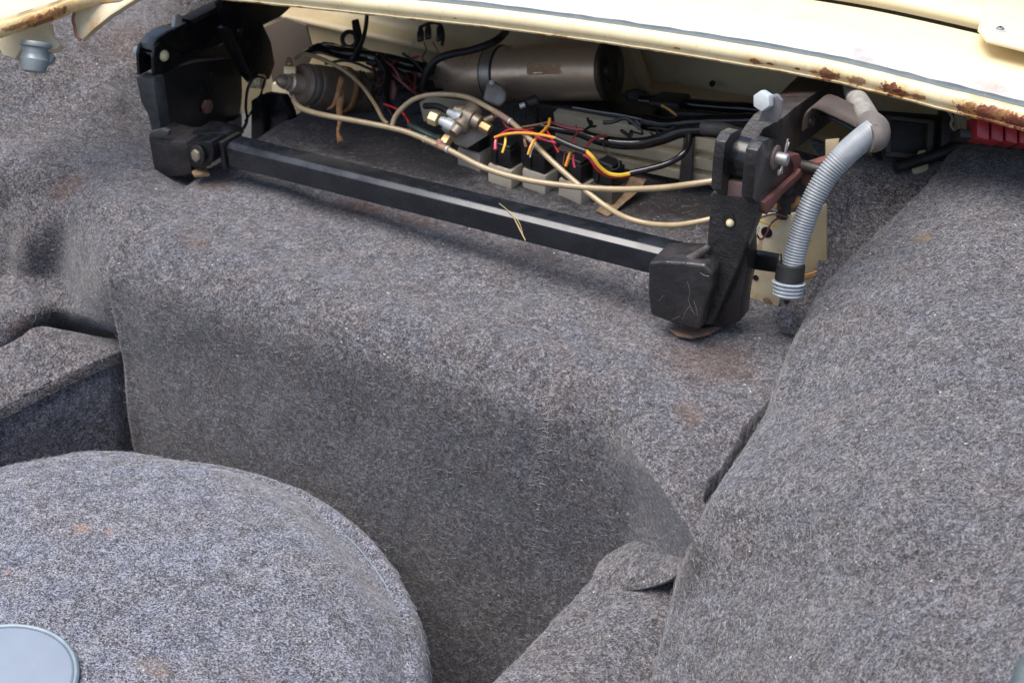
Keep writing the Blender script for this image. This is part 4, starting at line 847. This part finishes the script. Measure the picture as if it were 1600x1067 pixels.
# plug cluster
for (px, py, w_, h_, lab) in ((657, 57, 13, 19, 'left black plug of the small cluster hanging on the cream back panel'), (669, 53, 12, 20, 'middle black plug of the small cluster on the cream back panel'), (686, 56, 10, 20, 'right black plug of the small cluster, hanging by a looped wire')):
    t_ = thing('plug', at(px, py + h_ / 2, 2.1), lab, 'plug', 'black plugs hanging on the back panel')
    bmx = bmesh.new(); c = at(px, py, 2.1); add_box(bmx, c, RT * w_ * .00036 + UP * .001, FW * .006, UP * h_ * .00036, .002, 2); bm2('shell', bmx, m_plasticblk, t_)
    lathe('boot', c + UP * h_ * .00036, UP, [(-.002, .0042), (.005, .003), (.006, .0015)], m_rubber, t_, 10)
def wire(col, pts, lab, r=.0011, seg=6, grp='thin coloured wires'):
    return cable('wire', pts, r, WIRE[col], lab, 'wire', seg, grp, 6)
wire('black', [(655, 44, 2.1), (668, 38, 2.1), (680, 36, 2.1), (690, 42, 2.1), (693, 58, 2.1), (690, 72, 2.1)], 'black wire looping over the three black plugs', .0022)
wire('grey', [(648, 66, 2.1), (640, 82, 2.1), (640, 98, 2.09), (648, 112, 2.08), (662, 120, 2.08)], 'grey wire hanging in a bow below the black plugs')
wire('maroon', [(662, 66, 2.1), (666, 78, 2.1), (660, 92, 2.09), (672, 104, 2.08)], 'dark red wire hanging from the middle black plug')
wire('black', [(676, 66, 2.1), (684, 80, 2.1), (690, 94, 2.08)], 'black wire hanging straight below the right black plug', .0009)
wire('pink', [(630, 98, 2.09), (642, 92, 2.085), (655, 88, 2.085)], 'short pink wire end left of the thick rubber hose', .0019)
wire('grey', [(575, 90, 2.08), (605, 97, 2.075), (632, 98, 2.08)], 'pale grey wire joining the short pink wire end', .0016)
wire('red', [(600, 163, 2.0), (614, 168, 1.99), (628, 176, 1.98), (638, 190, 1.97), (641, 204, 1.965)], 'orange red wire arching down left of the tan hose end', .0016)
wire('maroon', [(640, 108, 2.08), (652, 118, 2.075), (668, 124, 2.07)], 'maroon wire curling beside the rounded end of the canister', .0014)
cable('rust_clip', [(612, 126, 2.06), (615, 142, 2.05), (612, 156, 2.05)], .0045, m_rustbolt, 'rusty brown clip standing right of the actuator cylinder', 'clip')
zr = 1.86
wire('orange', [(773, 215, 1.88), (790, 210, 1.87), (815, 208, 1.865), (845, 211, 1.855), (872, 217, 1.85)], 'thick orange wire arching into the black sleeve over the relays', .0019)
wire('pink', [(836, 214, 1.865), (852, 219, 1.86), (870, 223, 1.852)], 'bright pink wire below the orange one entering the black sleeve', .0017)
cable('sleeve', [(868, 217, 1.848), (890, 227, 1.842), (916, 237, 1.835)], .0036, m_plasticblk, 'straight black sleeve over orange and pink wires above the relays', 'sleeve', 10)
wire('yellow', [(914, 235, 1.835), (926, 246, 1.835), (936, 260, 1.84), (950, 271, 1.845), (968, 274, 1.845), (987, 271, 1.845)], 'yellow orange wire sweeping down right from the black sleeve', .0024)
wire('red', [(914, 239, 1.838), (924, 252, 1.84), (934, 266, 1.845), (952, 276, 1.85), (972, 277, 1.85), (987, 274, 1.85)], 'red wire running just below the yellow one from the sleeve', .0017)
wire('pink', [(912, 242, 1.835), (922, 248, 1.838), (930, 256, 1.84)], 'short pink wire leaving the lower end of the black sleeve', .0018)
wire('pink', [(776, 216, 1.882), (774, 224, 1.88), (774, 234, 1.875)], 'short pink wire dropping into the second relay from the left', .0020)
wire('yellow', [(790, 214, 1.875), (789, 226, 1.87), (785, 239, 1.87)], 'short yellow wire dropping into the second relay from the left', .0016)
wire('orange', [(859, 186, 1.90), (857, 196, 1.89), (848, 206, 1.875), (838, 216, 1.865), (830, 228, 1.86), (825, 242, 1.86)], 'orange wire coming down across the others into the third relay', .0019)
wire('white', [(834, 228, 1.862), (830, 236, 1.862), (828, 246, 1.862)], 'short white wire beside the orange one at the third relay', .0011)
wire('brown', [(819, 216, 1.87), (820, 222, 1.868), (822, 230, 1.868)], 'short brown wire end between the second and third relays', .0017)
wire('maroon', [(786, 190, 1.91), (794, 200, 1.89), (812, 204, 1.88), (834, 201, 1.885)], 'dark red wire behind the arching orange wire at the left', .0015)
wire('red', [(778, 212, 1.89), (795, 203, 1.885), (815, 203, 1.88), (835, 208, 1.875)], 'red wire lying just above the arching orange wire', .0012)
wire('red', [(852, 200, 1.89), (860, 214, 1.87), (866, 226, 1.86), (873, 238, 1.855)], 'red wire slanting behind the left end of the black sleeve', .0014)
wire('brown', [(815, 199, 1.90), (840, 195, 1.895), (862, 190, 1.90)], 'brown wire lying across above the arching orange wire', .0014)
wire('maroon', [(862, 192, 1.90), (880, 198, 1.89), (898, 202, 1.885), (912, 203, 1.88)], 'dull red taped wire pointing at the lowest taped loom', .0022)
wire('maroon', [(900, 196, 1.89), (902, 208, 1.88), (894, 218, 1.87), (900, 226, 1.865)], 'maroon wire twisting down behind the black sleeve', .0013)
wire('maroon', [(948, 213, 1.885), (935, 214, 1.88), (922, 222, 1.875), (915, 232, 1.87)], 'maroon wire branching off the lowest taped loom', .0020)
wire('orange', [(891, 238, 1.855), (888, 248, 1.855), (884, 260, 1.858)], 'short thick orange wire dropping into the fourth relay', .0022)
wire('pink', [(896, 242, 1.855), (896, 252, 1.855), (898, 262, 1.855)], 'short pink wire dropping into the fourth relay', .0014)
wire('maroon', [(883, 236, 1.86), (881, 248, 1.86), (880, 258, 1.86)], 'thin maroon wire dropping into the fourth relay', .0009)
wire('yellow', [(1034, 165, 1.965), (1046, 172, 1.955), (1058, 181, 1.95)], 'short mustard wire lying on the looms below the back panel', .0016)
wire('black', [(945, 215, 1.885), (943, 228, 1.878), (952, 240, 1.872), (965, 250, 1.868), (967, 261, 1.866), (958, 265, 1.866), (951, 259, 1.868)], 'thin black wire loop hanging in front of the pale rail', .0010)
wire('grey', [(895, 168, 1.96), (930, 174, 1.95), (970, 180, 1.94), (1008, 188, 1.93)], 'thin grey wire lying along the top of the black duct', .0009)
# small switch
sw = thing('pressure_switch', at(828, 176, 1.95), 'small brown capped switch with a white collar right of the canister clamp', 'switch')
lathe('cap', at(825, 162, 1.945), at(842, 156, 1.945) - at(825, 162, 1.945), [(-.002, .004), (0, .0065), (.006, .0075), (.012, .0075), (.014, .005)], m_dark, sw, 14)
lathe('collar', at(812, 167, 1.945), at(825, 162, 1.945) - at(812, 167, 1.945), [(0, .0035), (.007, .0035)], m_zinc, sw, 12)
lathe('stem', at(819, 184, 1.95), (0, 0, 1), [(0, .003), (.012, .0028)], m_rubber, sw, 10)

# ------------------------------------------------------------------ right hinge bracket (cast)
rbk = thing('hinge_bracket', at(1090, 512, z=0), 'right cast iron hinge bracket with square foot, clevis and steel split pin', 'bracket')
YA = 1.31
def ry(px, py, dy=0): return at(px, py, y=YA + dy)
prism('cast_arm', [ry(a, b) for a, b in ((1110, 303), (1118, 298), (1146, 304), (1175, 306), (1188, 312), (1181, 345), (1168, 378), (1152, 418), (1136, 455), (1122, 488), (1112, 508), (1098, 508), (1092, 470), (1092, 420), (1103, 395), (1107, 345))], (0, .022, 0), m_cast, rbk, .003, 3)
fb = prism('foot_block', [ry(a, b, -.022) for a, b in ((1013, 410), (1040, 409), (1072, 411), (1100, 414), (1113, 427), (1112, 450), (1101, 480), (1093, 516), (1060, 509), (1016, 493), (1012, 460))], (0, .05, 0), m_castb, rbk, .004, 3)
prism('foot_skirt', [ry(a, b, .018) for a, b in ((1085, 440), (1140, 440), (1166, 372), (1168, 420), (1158, 470), (1155, 504), (1130, 512), (1093, 514))], (0, .03, 0), m_castb, rbk, .003, 2)
# weld bead along the foot
random.seed(3)
tube('weld_bead', [ry(1066, 409, -.006) + V(0, 0, .001), ry(1080, 404, -.006), ry(1092, 397, -.006), ry(1102, 390, -.006), ry(1108, 384, -.004)], [.004, .005, .0045, .003], metal_paint('weld', (.03, .028, .028), .35, .6, (.14, .12, .12), bump=.9, bscale=350), rbk, 10)
sx = bmesh.new(); rc_ = random.Random(9)
for pts in (((1074, 440), (1078, 456), (1076, 470), (1082, 486)), ((1078, 478), (1072, 486), (1066, 499)), ((1080, 484), (1086, 492)), ((1084, 470), (1088, 482), (1090, 494)), ((1050, 500), (1062, 494)), ((1030, 470), (1036, 462)), ((1094, 426), (1100, 430), (1108, 432))):
    add_tube(sx, [ry(a, b, -.0222) for a, b in pts], rc_.uniform(.00012, .0003), 4, 3)
o = bm2('paint_scratch', sx, plain('bare_scratch', (.22, .2, .19), .5, bump=0), fb); o['kind'] = 'stuff'
# clevis cheeks
CXR = ry(1184, 265).x; CXL = ry(1134, 265).x
cheek = [(1176, 310), (1180, 262), (1184, 236), (1192, 222), (1203, 216), (1216, 219), (1229, 236), (1243, 259), (1241, 272), (1212, 300), (1188, 323)]
ckR = prism('clevis_cheek', [at(a, b, x=CXR + .004) for a, b in cheek], (-.0125, 0, 0), m_castb, rbk, .0015)
dxl = CXL - CXR
prism('clevis_cheek', [at(a, b, x=CXR + .004) + V(dxl, 0, .001) for a, b in cheek], (-.0115, 0, 0), m_cast, rbk, .0015)
prism('clevis_floor', [ry(1128, 282), ry(1176, 290), ry(1176, 310), ry(1128, 306)], (0, .03, 0), metal_paint('rusty_seat', (.15, .10, .09), .6, .6, (.3, .2, .18)), rbk, .001)
bc = at(1203, 247, x=CXR); bx0 = CXL + .003; bx1 = CXR - .010
lathe('hinge_barrel', V(bx0, bc.y - .014, bc.z + .002), (1, 0, 0), [(0, .0205), (.001, .0215), (bx1 - bx0 - .001, .0215), (bx1 - bx0, .0205)], m_black, rbk, 40, 30)
# strut arm on the barrel, rising away under the rim
def st_(px, py, xx): return at(px, py, x=xx)
xm = (bx0 + bx1) / 2
A0 = V(0, bc.y - .016, bc.z + .0225); far = at(1262, 128, y=1.62)
fl, fr = at(1238, 128, y=1.62), at(1300, 128, y=1.60)
bmx = bmesh.new()
def sec(pl, pr, hh): return [bmx.verts.new(q) for q in (pl, pr, pr + V(0, .01, -hh), pl + V(0, .01, -hh))]
m1l, m1r = ry(1160, 202, .02), ry(1200, 206, .02)
secs = [sec(V(bx0 + .001, A0.y, A0.z), V(bx1 - .001, A0.y, A0.z), .02), sec(V(bx0 + .001, A0.y + .018, A0.z + .006), V(bx1 - .001, A0.y + .018, A0.z + .006), .035), sec(m1l + V(0, .03, .004), m1r + V(.004, .03, .004), .05), sec(at(1200, 165, y=1.46), at(1242, 168, y=1.45), .055), sec(fl, fr, .055), sec(fl + (fl - at(1200, 165, y=1.46)) * .5, fr + (fr - at(1242, 168, y=1.45)) * .5, .055)]
for a, b in zip(secs, secs[1:]):
    for k in range(4): bmx.faces.new((a[k], a[(k + 1) % 4], b[(k + 1) % 4], b[k]))
bmx.faces.new(secs[0]); bmx.faces.new(secs[-1])
bmesh.ops.bevel(bmx, geom=[e for e in bmx.edges if len(e.link_faces) == 2 and e.calc_face_angle(0) > .7], offset=.0025, segments=2, affect='EDGES')
bm2('strut_arm', bmx, m_rustyarm, rbk)
# tab with the big bolt
tb = prism('bolt_tab', [ry(a, b, .03) for a, b in ((1184, 190), (1192, 172), (1200, 156), (1214, 150), (1222, 158), (1221, 178), (1214, 192))], (0, .004, 0), metal_paint('tab_grey', (.18, .18, .19), .4, .6, (.3, .28, .27), metallic=.3), rbk, .001)
bp = ry(1197, 157, .030)
hexhead('bolt_head', bp, (-.25, -1, .25), .0105, .009, m_zinc, tb)
lathe('bolt_shank', bp, (.25, 1, -.25), [(0, .005), (.02, .005)], m_steel, tb, 12)
# pivot pin and split pin on the outer cheek
pe = V(CXR + .004, bc.y + .002, bc.z + .001)
lathe('washer', pe, (1, 0, 0), [(0, .0125), (.0022, .0125), (.0026, .0115)], metal_paint('rusty_washer', (.22, .15, .13), .5, .7, (.12, .1, .09)), ckR, 28)
lathe('pivot_pin', pe, (1, 0, 0), [(0, .0065), (.013, .0065), (.0145, .0055)], m_steel, ckR, 20)
sp_ = metal_paint('split_pin_steel', (.42, .40, .36), .35, .3, metallic=.7)
tube('split_pin', [pe + V(.010, .006, .020), pe + V(.010, .002, .010), pe + V(.010, 0, .0), pe + V(.010, -.003, -.008), pe + V(.0105, -.004, -.014)], .0012, sp_, ckR, 6)
tube('split_pin', [pe + V(.010, .0105, .014), pe + V(.010, .003, .008), pe + V(.010, 0, -.002), pe + V(.0095, -.007, -.012), pe + V(.009, -.010, -.013), pe + V(.009, -.009, -.008)], .0011, sp_, ckR, 6)
# slot with cream pin in the arm
lathe('slot', ry(1140, 346) + V(0, -.0008, 0), (0, -1, .0), [(0, .0068), (.0006, .0066)], m_rubber, rbk, 20)
lathe('slot', ry(1139, 341) + V(0, -.0012, 0), (0, -1, .0), [(0, .0062), (.0006, .006)], m_rubber, rbk, 20)
dome('cream_pin', ry(1142, 347) + V(0, -.002, 0), (.1, -1, .05), .0042, .005, m_creamcap, rbk, 16)
prism('red_web', [at(a, b, x=CXR + .004) for a, b in ((1187, 326), (1186, 315), (1212, 294), (1240, 268), (1243, 262), (1247, 270), (1243, 276), (1215, 302), (1190, 334))], (.006, 0, 0), m_redbrown, rbk, .001)
prism('red_block', [at(a, b, x=CXR + .006) for a, b in ((1234, 244), (1250, 240), (1256, 256), (1250, 278), (1240, 282), (1242, 260))], (-.03, 0, 0), m_redbrown, rbk, .003)
lathe('spacer', at(1228, 300, y=1.42), (0, 0, 1), [(-.03, .008), (-.012, .008), (-.010, .011), (-.002, .011), (0, .008), (.02, .008)], m_rustyarm, rbk, 18)
lathe('spacer', at(1262, 262, y=1.43), (1, 0, 0), [(-.02, .007), (.02, .007)], m_rustyarm, rbk, 18)
prism('rear_stay', [at(a, b, y=1.43) for a, b in ((1252, 262), (1290, 250), (1300, 280), (1262, 300), (1250, 285))], (0, .02, 0), m_redbrown, rbk, .003)
# rubbed chips on the foot block
ch = thing('paper_shim', at(1085, 522, z=.002), 'brown shim sticking out beneath the foot of the right bracket', 'shim')
prism('shim', [at(a, b, z=.006) for a, b in ((1042, 514), (1090, 517), (1128, 512), (1108, 524), (1080, 530), (1058, 526))], (0, 0, .003), metal_paint('shim_brown', (.22, .13, .085), .7, .5, (.12, .08, .06)), ch, .0008)

# brown bent strap behind the bracket
bs = thing('bent_strap', at(1300, 200, y=1.47), 'brown dusty metal strap bent over behind the top of the right bracket', 'strap')
C = [at(*p) for p in ((1258, 200, 1.66), (1262, 182, 1.655), (1270, 166, 1.65), (1284, 158, 1.645), (1310, 168, 1.62), (1345, 186, 1.595), (1365, 200, 1.58))]
ribbon('strap', C, [.008, .009, .011, .013, .013, .012, .011], metal_paint('dusty_strap', (.055, .04, .033), .5, .6, (.11, .08, .065)), bs, .003, across=(.35, 1, .35))
ribbon('lower_leaf', [c + V(.004, .0, -.010) for c in C[3:]], [.008, .009, .009, .008], m_blackd, bs, .002, across=(.35, 1, .35))
dome('bolt_head', at(1266, 190, 1.66), -FW, .006, .005, m_blackd, bs)

# ------------------------------------------------------------------ corrugated grey hose
hs = thing('drain_hose', at(1235, 462, 1.60), 'grey corrugated drain hose curving down from under the rim to an open end', 'hose')
def corr(name, pts, r0, r1, pitch, mat, parent, seg=24, smooth_upto=0.0):
    C = cr(pts, 40); dd = np.r_[0, np.cumsum(np.linalg.norm(np.diff(C, axis=0), axis=1))]; Lh = dd[-1]
    k = int(Lh / pitch) * 6; s_ = np.linspace(0, Lh, k); Q = np.stack([np.interp(s_, dd, C[:, i]) for i in range(3)], 1)
    ph = np.arange(k) % 6; bulge = np.array([0, .6, 1, 1, .6, 0])[ph]; am = np.clip((s_ / Lh - smooth_upto) / .06, 0.05, 1)
    rr = (r0 + (r1 - r0) * s_ / Lh) - .0012 * (1 - bulge) * am
    bmz = bmesh.new(); add_tube(bmz, Q, rr, seg, raw=True); return bm2(name, bmz, mat, parent, None, 80)
hp = [at(*p) for p in ((1366, 204, 1.548), (1350, 216, 1.55), (1322, 240, 1.555), (1292, 275, 1.562), (1268, 318, 1.57), (1252, 362, 1.58), (1242, 400, 1.588), (1237, 428, 1.594))]
corr('corrugated_tube', hp, .0130, .0112, .0030, m_grey, hs, 26, .24)
corr('upper_tube', [at(*p) for p in ((1330, 118, 1.78), (1336, 148, 1.70), (1348, 170, 1.62), (1360, 190, 1.59), (1368, 202, 1.565))], .0115, .0115, .0042, m_greyd, hs, 24, 0)
tube('elbow_clamp', [at(1358, 192, 1.57), at(1366, 202, 1.555), at(1366, 214, 1.548), at(1356, 216, 1.546)], [.0135, .0155, .0155, .0145], metal_paint('taupe_clamp', (.11, .095, .085), .5, .5, (.25, .22, .19)), hs, 24)
he = at(1233, 436, 1.596); hx = (at(1230, 464, 1.602) - he).normalized()
bmx = bmesh.new(); pr_ = [(0, .0115)]
for k_ in range(4): pr_ += [(.002 + k_ * .0042, .0135), (.0035 + k_ * .0042, .0175 - .0006 * k_), (.0052 + k_ * .0042, .0138)]
add_lathe(bmx, he, hx, pr_ + [(.0195, .011), (.0195, .008)], 30); bm2('open_end', bmx, plain('pale_flared_plastic', (.42, .45, .47), .4, var=.15), hs, None, 60)
lathe('drip_tip', he + hx * .0195, hx, [(0, .004), (.005, .003), (.008, .001)], m_rubber, hs, 10)
cl = thing('hose_clip', at(1200, 405, 1.60), 'black plastic strap clip holding the lower end of the drain hose', 'clip')
ribbon('strap', [at(1140, 400, 1.655), at(1160, 403, 1.64), at(1190, 407, 1.625), at(1222, 412, 1.60)], [.0105, .0105, .0105, .010], m_plasticblk, cl, .003, across=tuple(UP * 1.0))
lathe('collar', at(1236, 412, 1.590), hx, [(0, .0135), (.001, .0148), (.017, .0152), (.018, .0138)], m_dark, cl, 30)

# ------------------------------------------------------------------ cream post and its wires
ps = thing('cream_post', at(1180, 505, z=0), 'cream painted rusty post standing between the right bracket and the drain hose', 'post')
prism('front_face', [at(a, b, y=1.415) for a, b in ((1160, 372), (1176, 345), (1186, 336), (1230, 334), (1238, 346), (1245, 372), (1232, 420), (1216, 478), (1190, 500), (1158, 520), (1160, 440))], (0, .006, 0), m_rustcream, ps, .0012)
prism('edge_flange', [at(a, b, y=1.412) for a, b in ((1157, 400), (1162, 400), (1162, 520), (1155, 520))], (0, .03, 0), m_rustbolt, ps, .0008)
prism('side_gusset', [at(a, b, y=1.47) for a, b in ((1228, 336), (1262, 330), (1290, 320), (1292, 420), (1268, 470), (1210, 490))], (0, .006, 0), m_back, ps, .002)
lathe('hole', at(1181, 434, y=1.415) + V(0, -.0006, 0), (0, 1, 0), [(0, .0035), (.001, .0035)], m_rubber, ps, 14)
lathe('hole', at(1198, 363, y=1.415) + V(0, -.0006, 0), (0, 1, 0), [(0, .0065), (.001, .0065)], m_rubber, ps, 14)
cable('brown_tube', [(1212, 328, 1.66), (1228, 322, 1.655), (1252, 314, 1.65)], .006, m_tie, 'short tan tube lying across the top of the cream post', 'tube', 12)
wire('brown', [(1180, 345, 1.66), (1195, 338, 1.655), (1212, 335, 1.65), (1232, 340, 1.65)], 'brown wire on the top of the cream post')
wire('maroon', [(1178, 358, 1.65), (1188, 374, 1.65), (1197, 366, 1.65), (1206, 348, 1.65), (1222, 338, 1.65)], 'dark red wire looping in front of the cream post')
wire('yellow', [(1186, 346, 1.652), (1200, 350, 1.65), (1215, 352, 1.65), (1216, 344, 1.65)], 'dull yellow wire lying on the cream post', .0009)
wire('white', [(1172, 376, 1.65), (1180, 362, 1.648), (1186, 354, 1.648), (1180, 372, 1.648)], 'frayed white wire end by the edge of the right bracket', .0012)
wire('grey', [(1180, 330, 1.655), (1200, 326, 1.655), (1215, 330, 1.65)], 'grey wire entering the short tan tube', .0014)
wire('orange', [(1240, 432, 1.665), (1258, 430, 1.66), (1276, 424, 1.66)], 'orange wire poking out to the right of the hose clip', .0010)
wire('brown', [(1238, 438, 1.665), (1256, 436, 1.66), (1276, 430, 1.66)], 'brown wire just under the orange one by the hose clip', .0012)

# ------------------------------------------------------------------ dark fittings at the back right
db_ = thing('control_box', at(1430, 262, 1.80), 'dark square framed box in the shade behind the top of the drain hose', 'box')
prism('box_body', [at(a, b, 1.80) for a, b in ((1372, 172), (1480, 180), (1476, 268), (1380, 262))], FW * .05, m_dark, db_, .003)
for q4 in (((1384, 180), (1460, 188), (1460, 194), (1384, 186)), ((1384, 236), (1458, 244), (1458, 252), (1384, 244)), ((1450, 188), (1460, 188), (1458, 250), (1448, 250)), ((1384, 180), (1392, 180), (1392, 242), (1384, 242))):
    prism('frame_bar', [at(a, b, 1.785) for a, b in q4], FW * .012, metal_paint('frame_grey', (.05, .045, .04), .5, .6, (.10, .085, .07)) if 'frame_grey' not in bpy.data.materials else bpy.data.materials['frame_grey'], db_, .001)
ps2 = thing('upright_stay', at(1485, 250, 1.78), 'dark upright stay at the right end of the shaded box', 'stay')
prism('stay', [at(a, b, 1.77) for a, b in ((1472, 160), (1492, 166), (1490, 256), (1470, 250))], FW * .02, m_rubber, ps2, .002)
cable('black_cable', [(1400, 262, 1.765), (1440, 250, 1.77), (1470, 240, 1.77), (1500, 228, 1.77), (1540, 232, 1.76)], .007, m_rubber, 'black cable lying on the felt edge at the back right', 'cable')
prism_o = prism('cream_tab', [at(a, b, 1.775) for a, b in ((1424, 262), (1436, 236), (1446, 234), (1452, 250), (1450, 270), (1428, 274))], FW * .004, m_back, None, .001); tag(prism_o, 'small cream metal tab showing between the dark box and the felt', 'tab')
prism_o = prism('cream_tab', [at(a, b, 1.70) for a, b in ((1290, 218), (1312, 216), (1306, 250), (1290, 254))], FW * .004, m_back, None, .001); tag(prism_o, 'cream metal tab showing under the bent brown strap', 'tab')
rd = thing('red_tray', at(1560, 215, 1.60), 'bright red ribbed plastic tray tucked under the rusty rim at the far right', 'tray')
for k_ in range(5):
    x0 = 1526 + k_ * 22; prism('rib_segment', [at(x0, 180 + k_ * 4, 1.64), at(x0 + 20.5, 184 + k_ * 4, 1.635), at(x0 + 20.5, 220 + k_ * 3, 1.635), at(x0, 214 + k_ * 3, 1.64)], FW * .04, m_red, rd, .003)
prism('base', [at(1500, 200, 1.66), at(1640, 222, 1.64), at(1640, 232, 1.64), at(1500, 214, 1.66)], FW * .04, m_dark, rd, .002)
for a_, lab in (((1478, 170), 'left grey wire of the frayed bundle hanging beside the red tray'), ((1488, 172), 'middle grey wire of the frayed bundle beside the red tray'), ((1500, 176), 'right grey wire of the frayed bundle nearest the red tray')):
    wire('grey', [(a_[0], a_[1], 1.70), (a_[0] + 10, a_[1] + 14, 1.69), (a_[0] + 8 + (a_[0] - 1478) * .3, a_[1] + 26, 1.69), (a_[0] + 18, a_[1] + 38, 1.69)], lab, .0016)
prism_o = prism('grimy_panel', [at(a, b, 1.86) for a, b in ((1480, 150), (1620, 170), (1600, 240), (1490, 256))], FW * .006, m_back, None, .001); tag(prism_o, 'grimy cream inner panel behind the frayed wires at the right', 'panel')

# ------------------------------------------------------------------ rubber stop, upper left
rs = thing('lock_bush', at(52, 116, 1.83), 'grey metal locking bush with a flat cap on the cream cheek, top left', 'bush')
axs = (UP * 1.0 + RT * .12 - FW * .1).normalized(); p0 = at(52, 114, 1.835)
mb = metal_paint('bush_grey', (.30, .33, .34), .42, .4, (.35, .34, .25), metallic=.35)
lathe('cup', p0, axs, [(0, .010), (.002, .0145), (.010, .0165), (.016, .0170), (.018, .0155), (.022, .0150)], mb, rs, 32)
lathe('cap', p0 + axs * .022, axs, [(0, .0150), (.007, .0150), (.009, .0185), (.012, .0190), (.0145, .0180), (.015, .012), (.0145, .004), (.0145, 0)], mb, rs, 32)
lathe('stud', p0 - axs * .005, axs, [(0, .0035), (.006, .004)], m_creamcap, rs, 12)
prism('side_lug', [at(a, b, 1.84) for a, b in ((66, 84), (78, 80), (84, 88), (80, 98), (68, 102))], FW * .012, mb, rs, .002)

rw = random.Random(11)
for k in range(26):
    x0 = rw.uniform(560, 660); y0 = rw.uniform(82, 130); dx = rw.uniform(-50, 60); 
    if k > 15: x0 = rw.uniform(800, 1050); y0 = rw.uniform(186, 206); dx = rw.uniform(-60, 90)
    dd = rw.uniform(2.03, 2.09) - (x0 - 600) * .00038
    pts = [(x0, y0, dd)]
    for q in range(1, 4): pts.append((x0 + dx * q / 3 + rw.uniform(-6, 6), y0 + (rw.uniform(-4, 14) if k > 15 else 14 * q) + rw.uniform(-6, 6), dd - .008 * q + rw.uniform(-.004, .004)))
    if k > 15: cable('black_cable', pts, rw.uniform(.0011, .0026), m_rubber, 'thin dark wire in the tangle lying on the taped looms right of the relays', 'cable', 6, 'dark wires tangled on the looms')
    else: cable('black_cable', pts, rw.uniform(.0012, .003), m_rubber if k % 3 else WIRE['maroon'], 'thin dark wire in the tangle between the actuator cylinder and the canister', 'cable', 6, 'dark wires tangled beside the canister')

jb = thing('junction_block', at(620, 180, 2.1), 'black rubber covered block in the dark between the actuator cylinder and the canister', 'block')
prism('block', [at(a, b, 2.13) for a, b in ((585, 108), (640, 112), (690, 130), (688, 168), (640, 182), (590, 176))], FW * .04, m_rubber, jb, .006)
prism('lug', [at(a, b, 2.11) for a, b in ((625, 140), (650, 142), (652, 158), (626, 156))], FW * .01, m_dark, jb, .002)
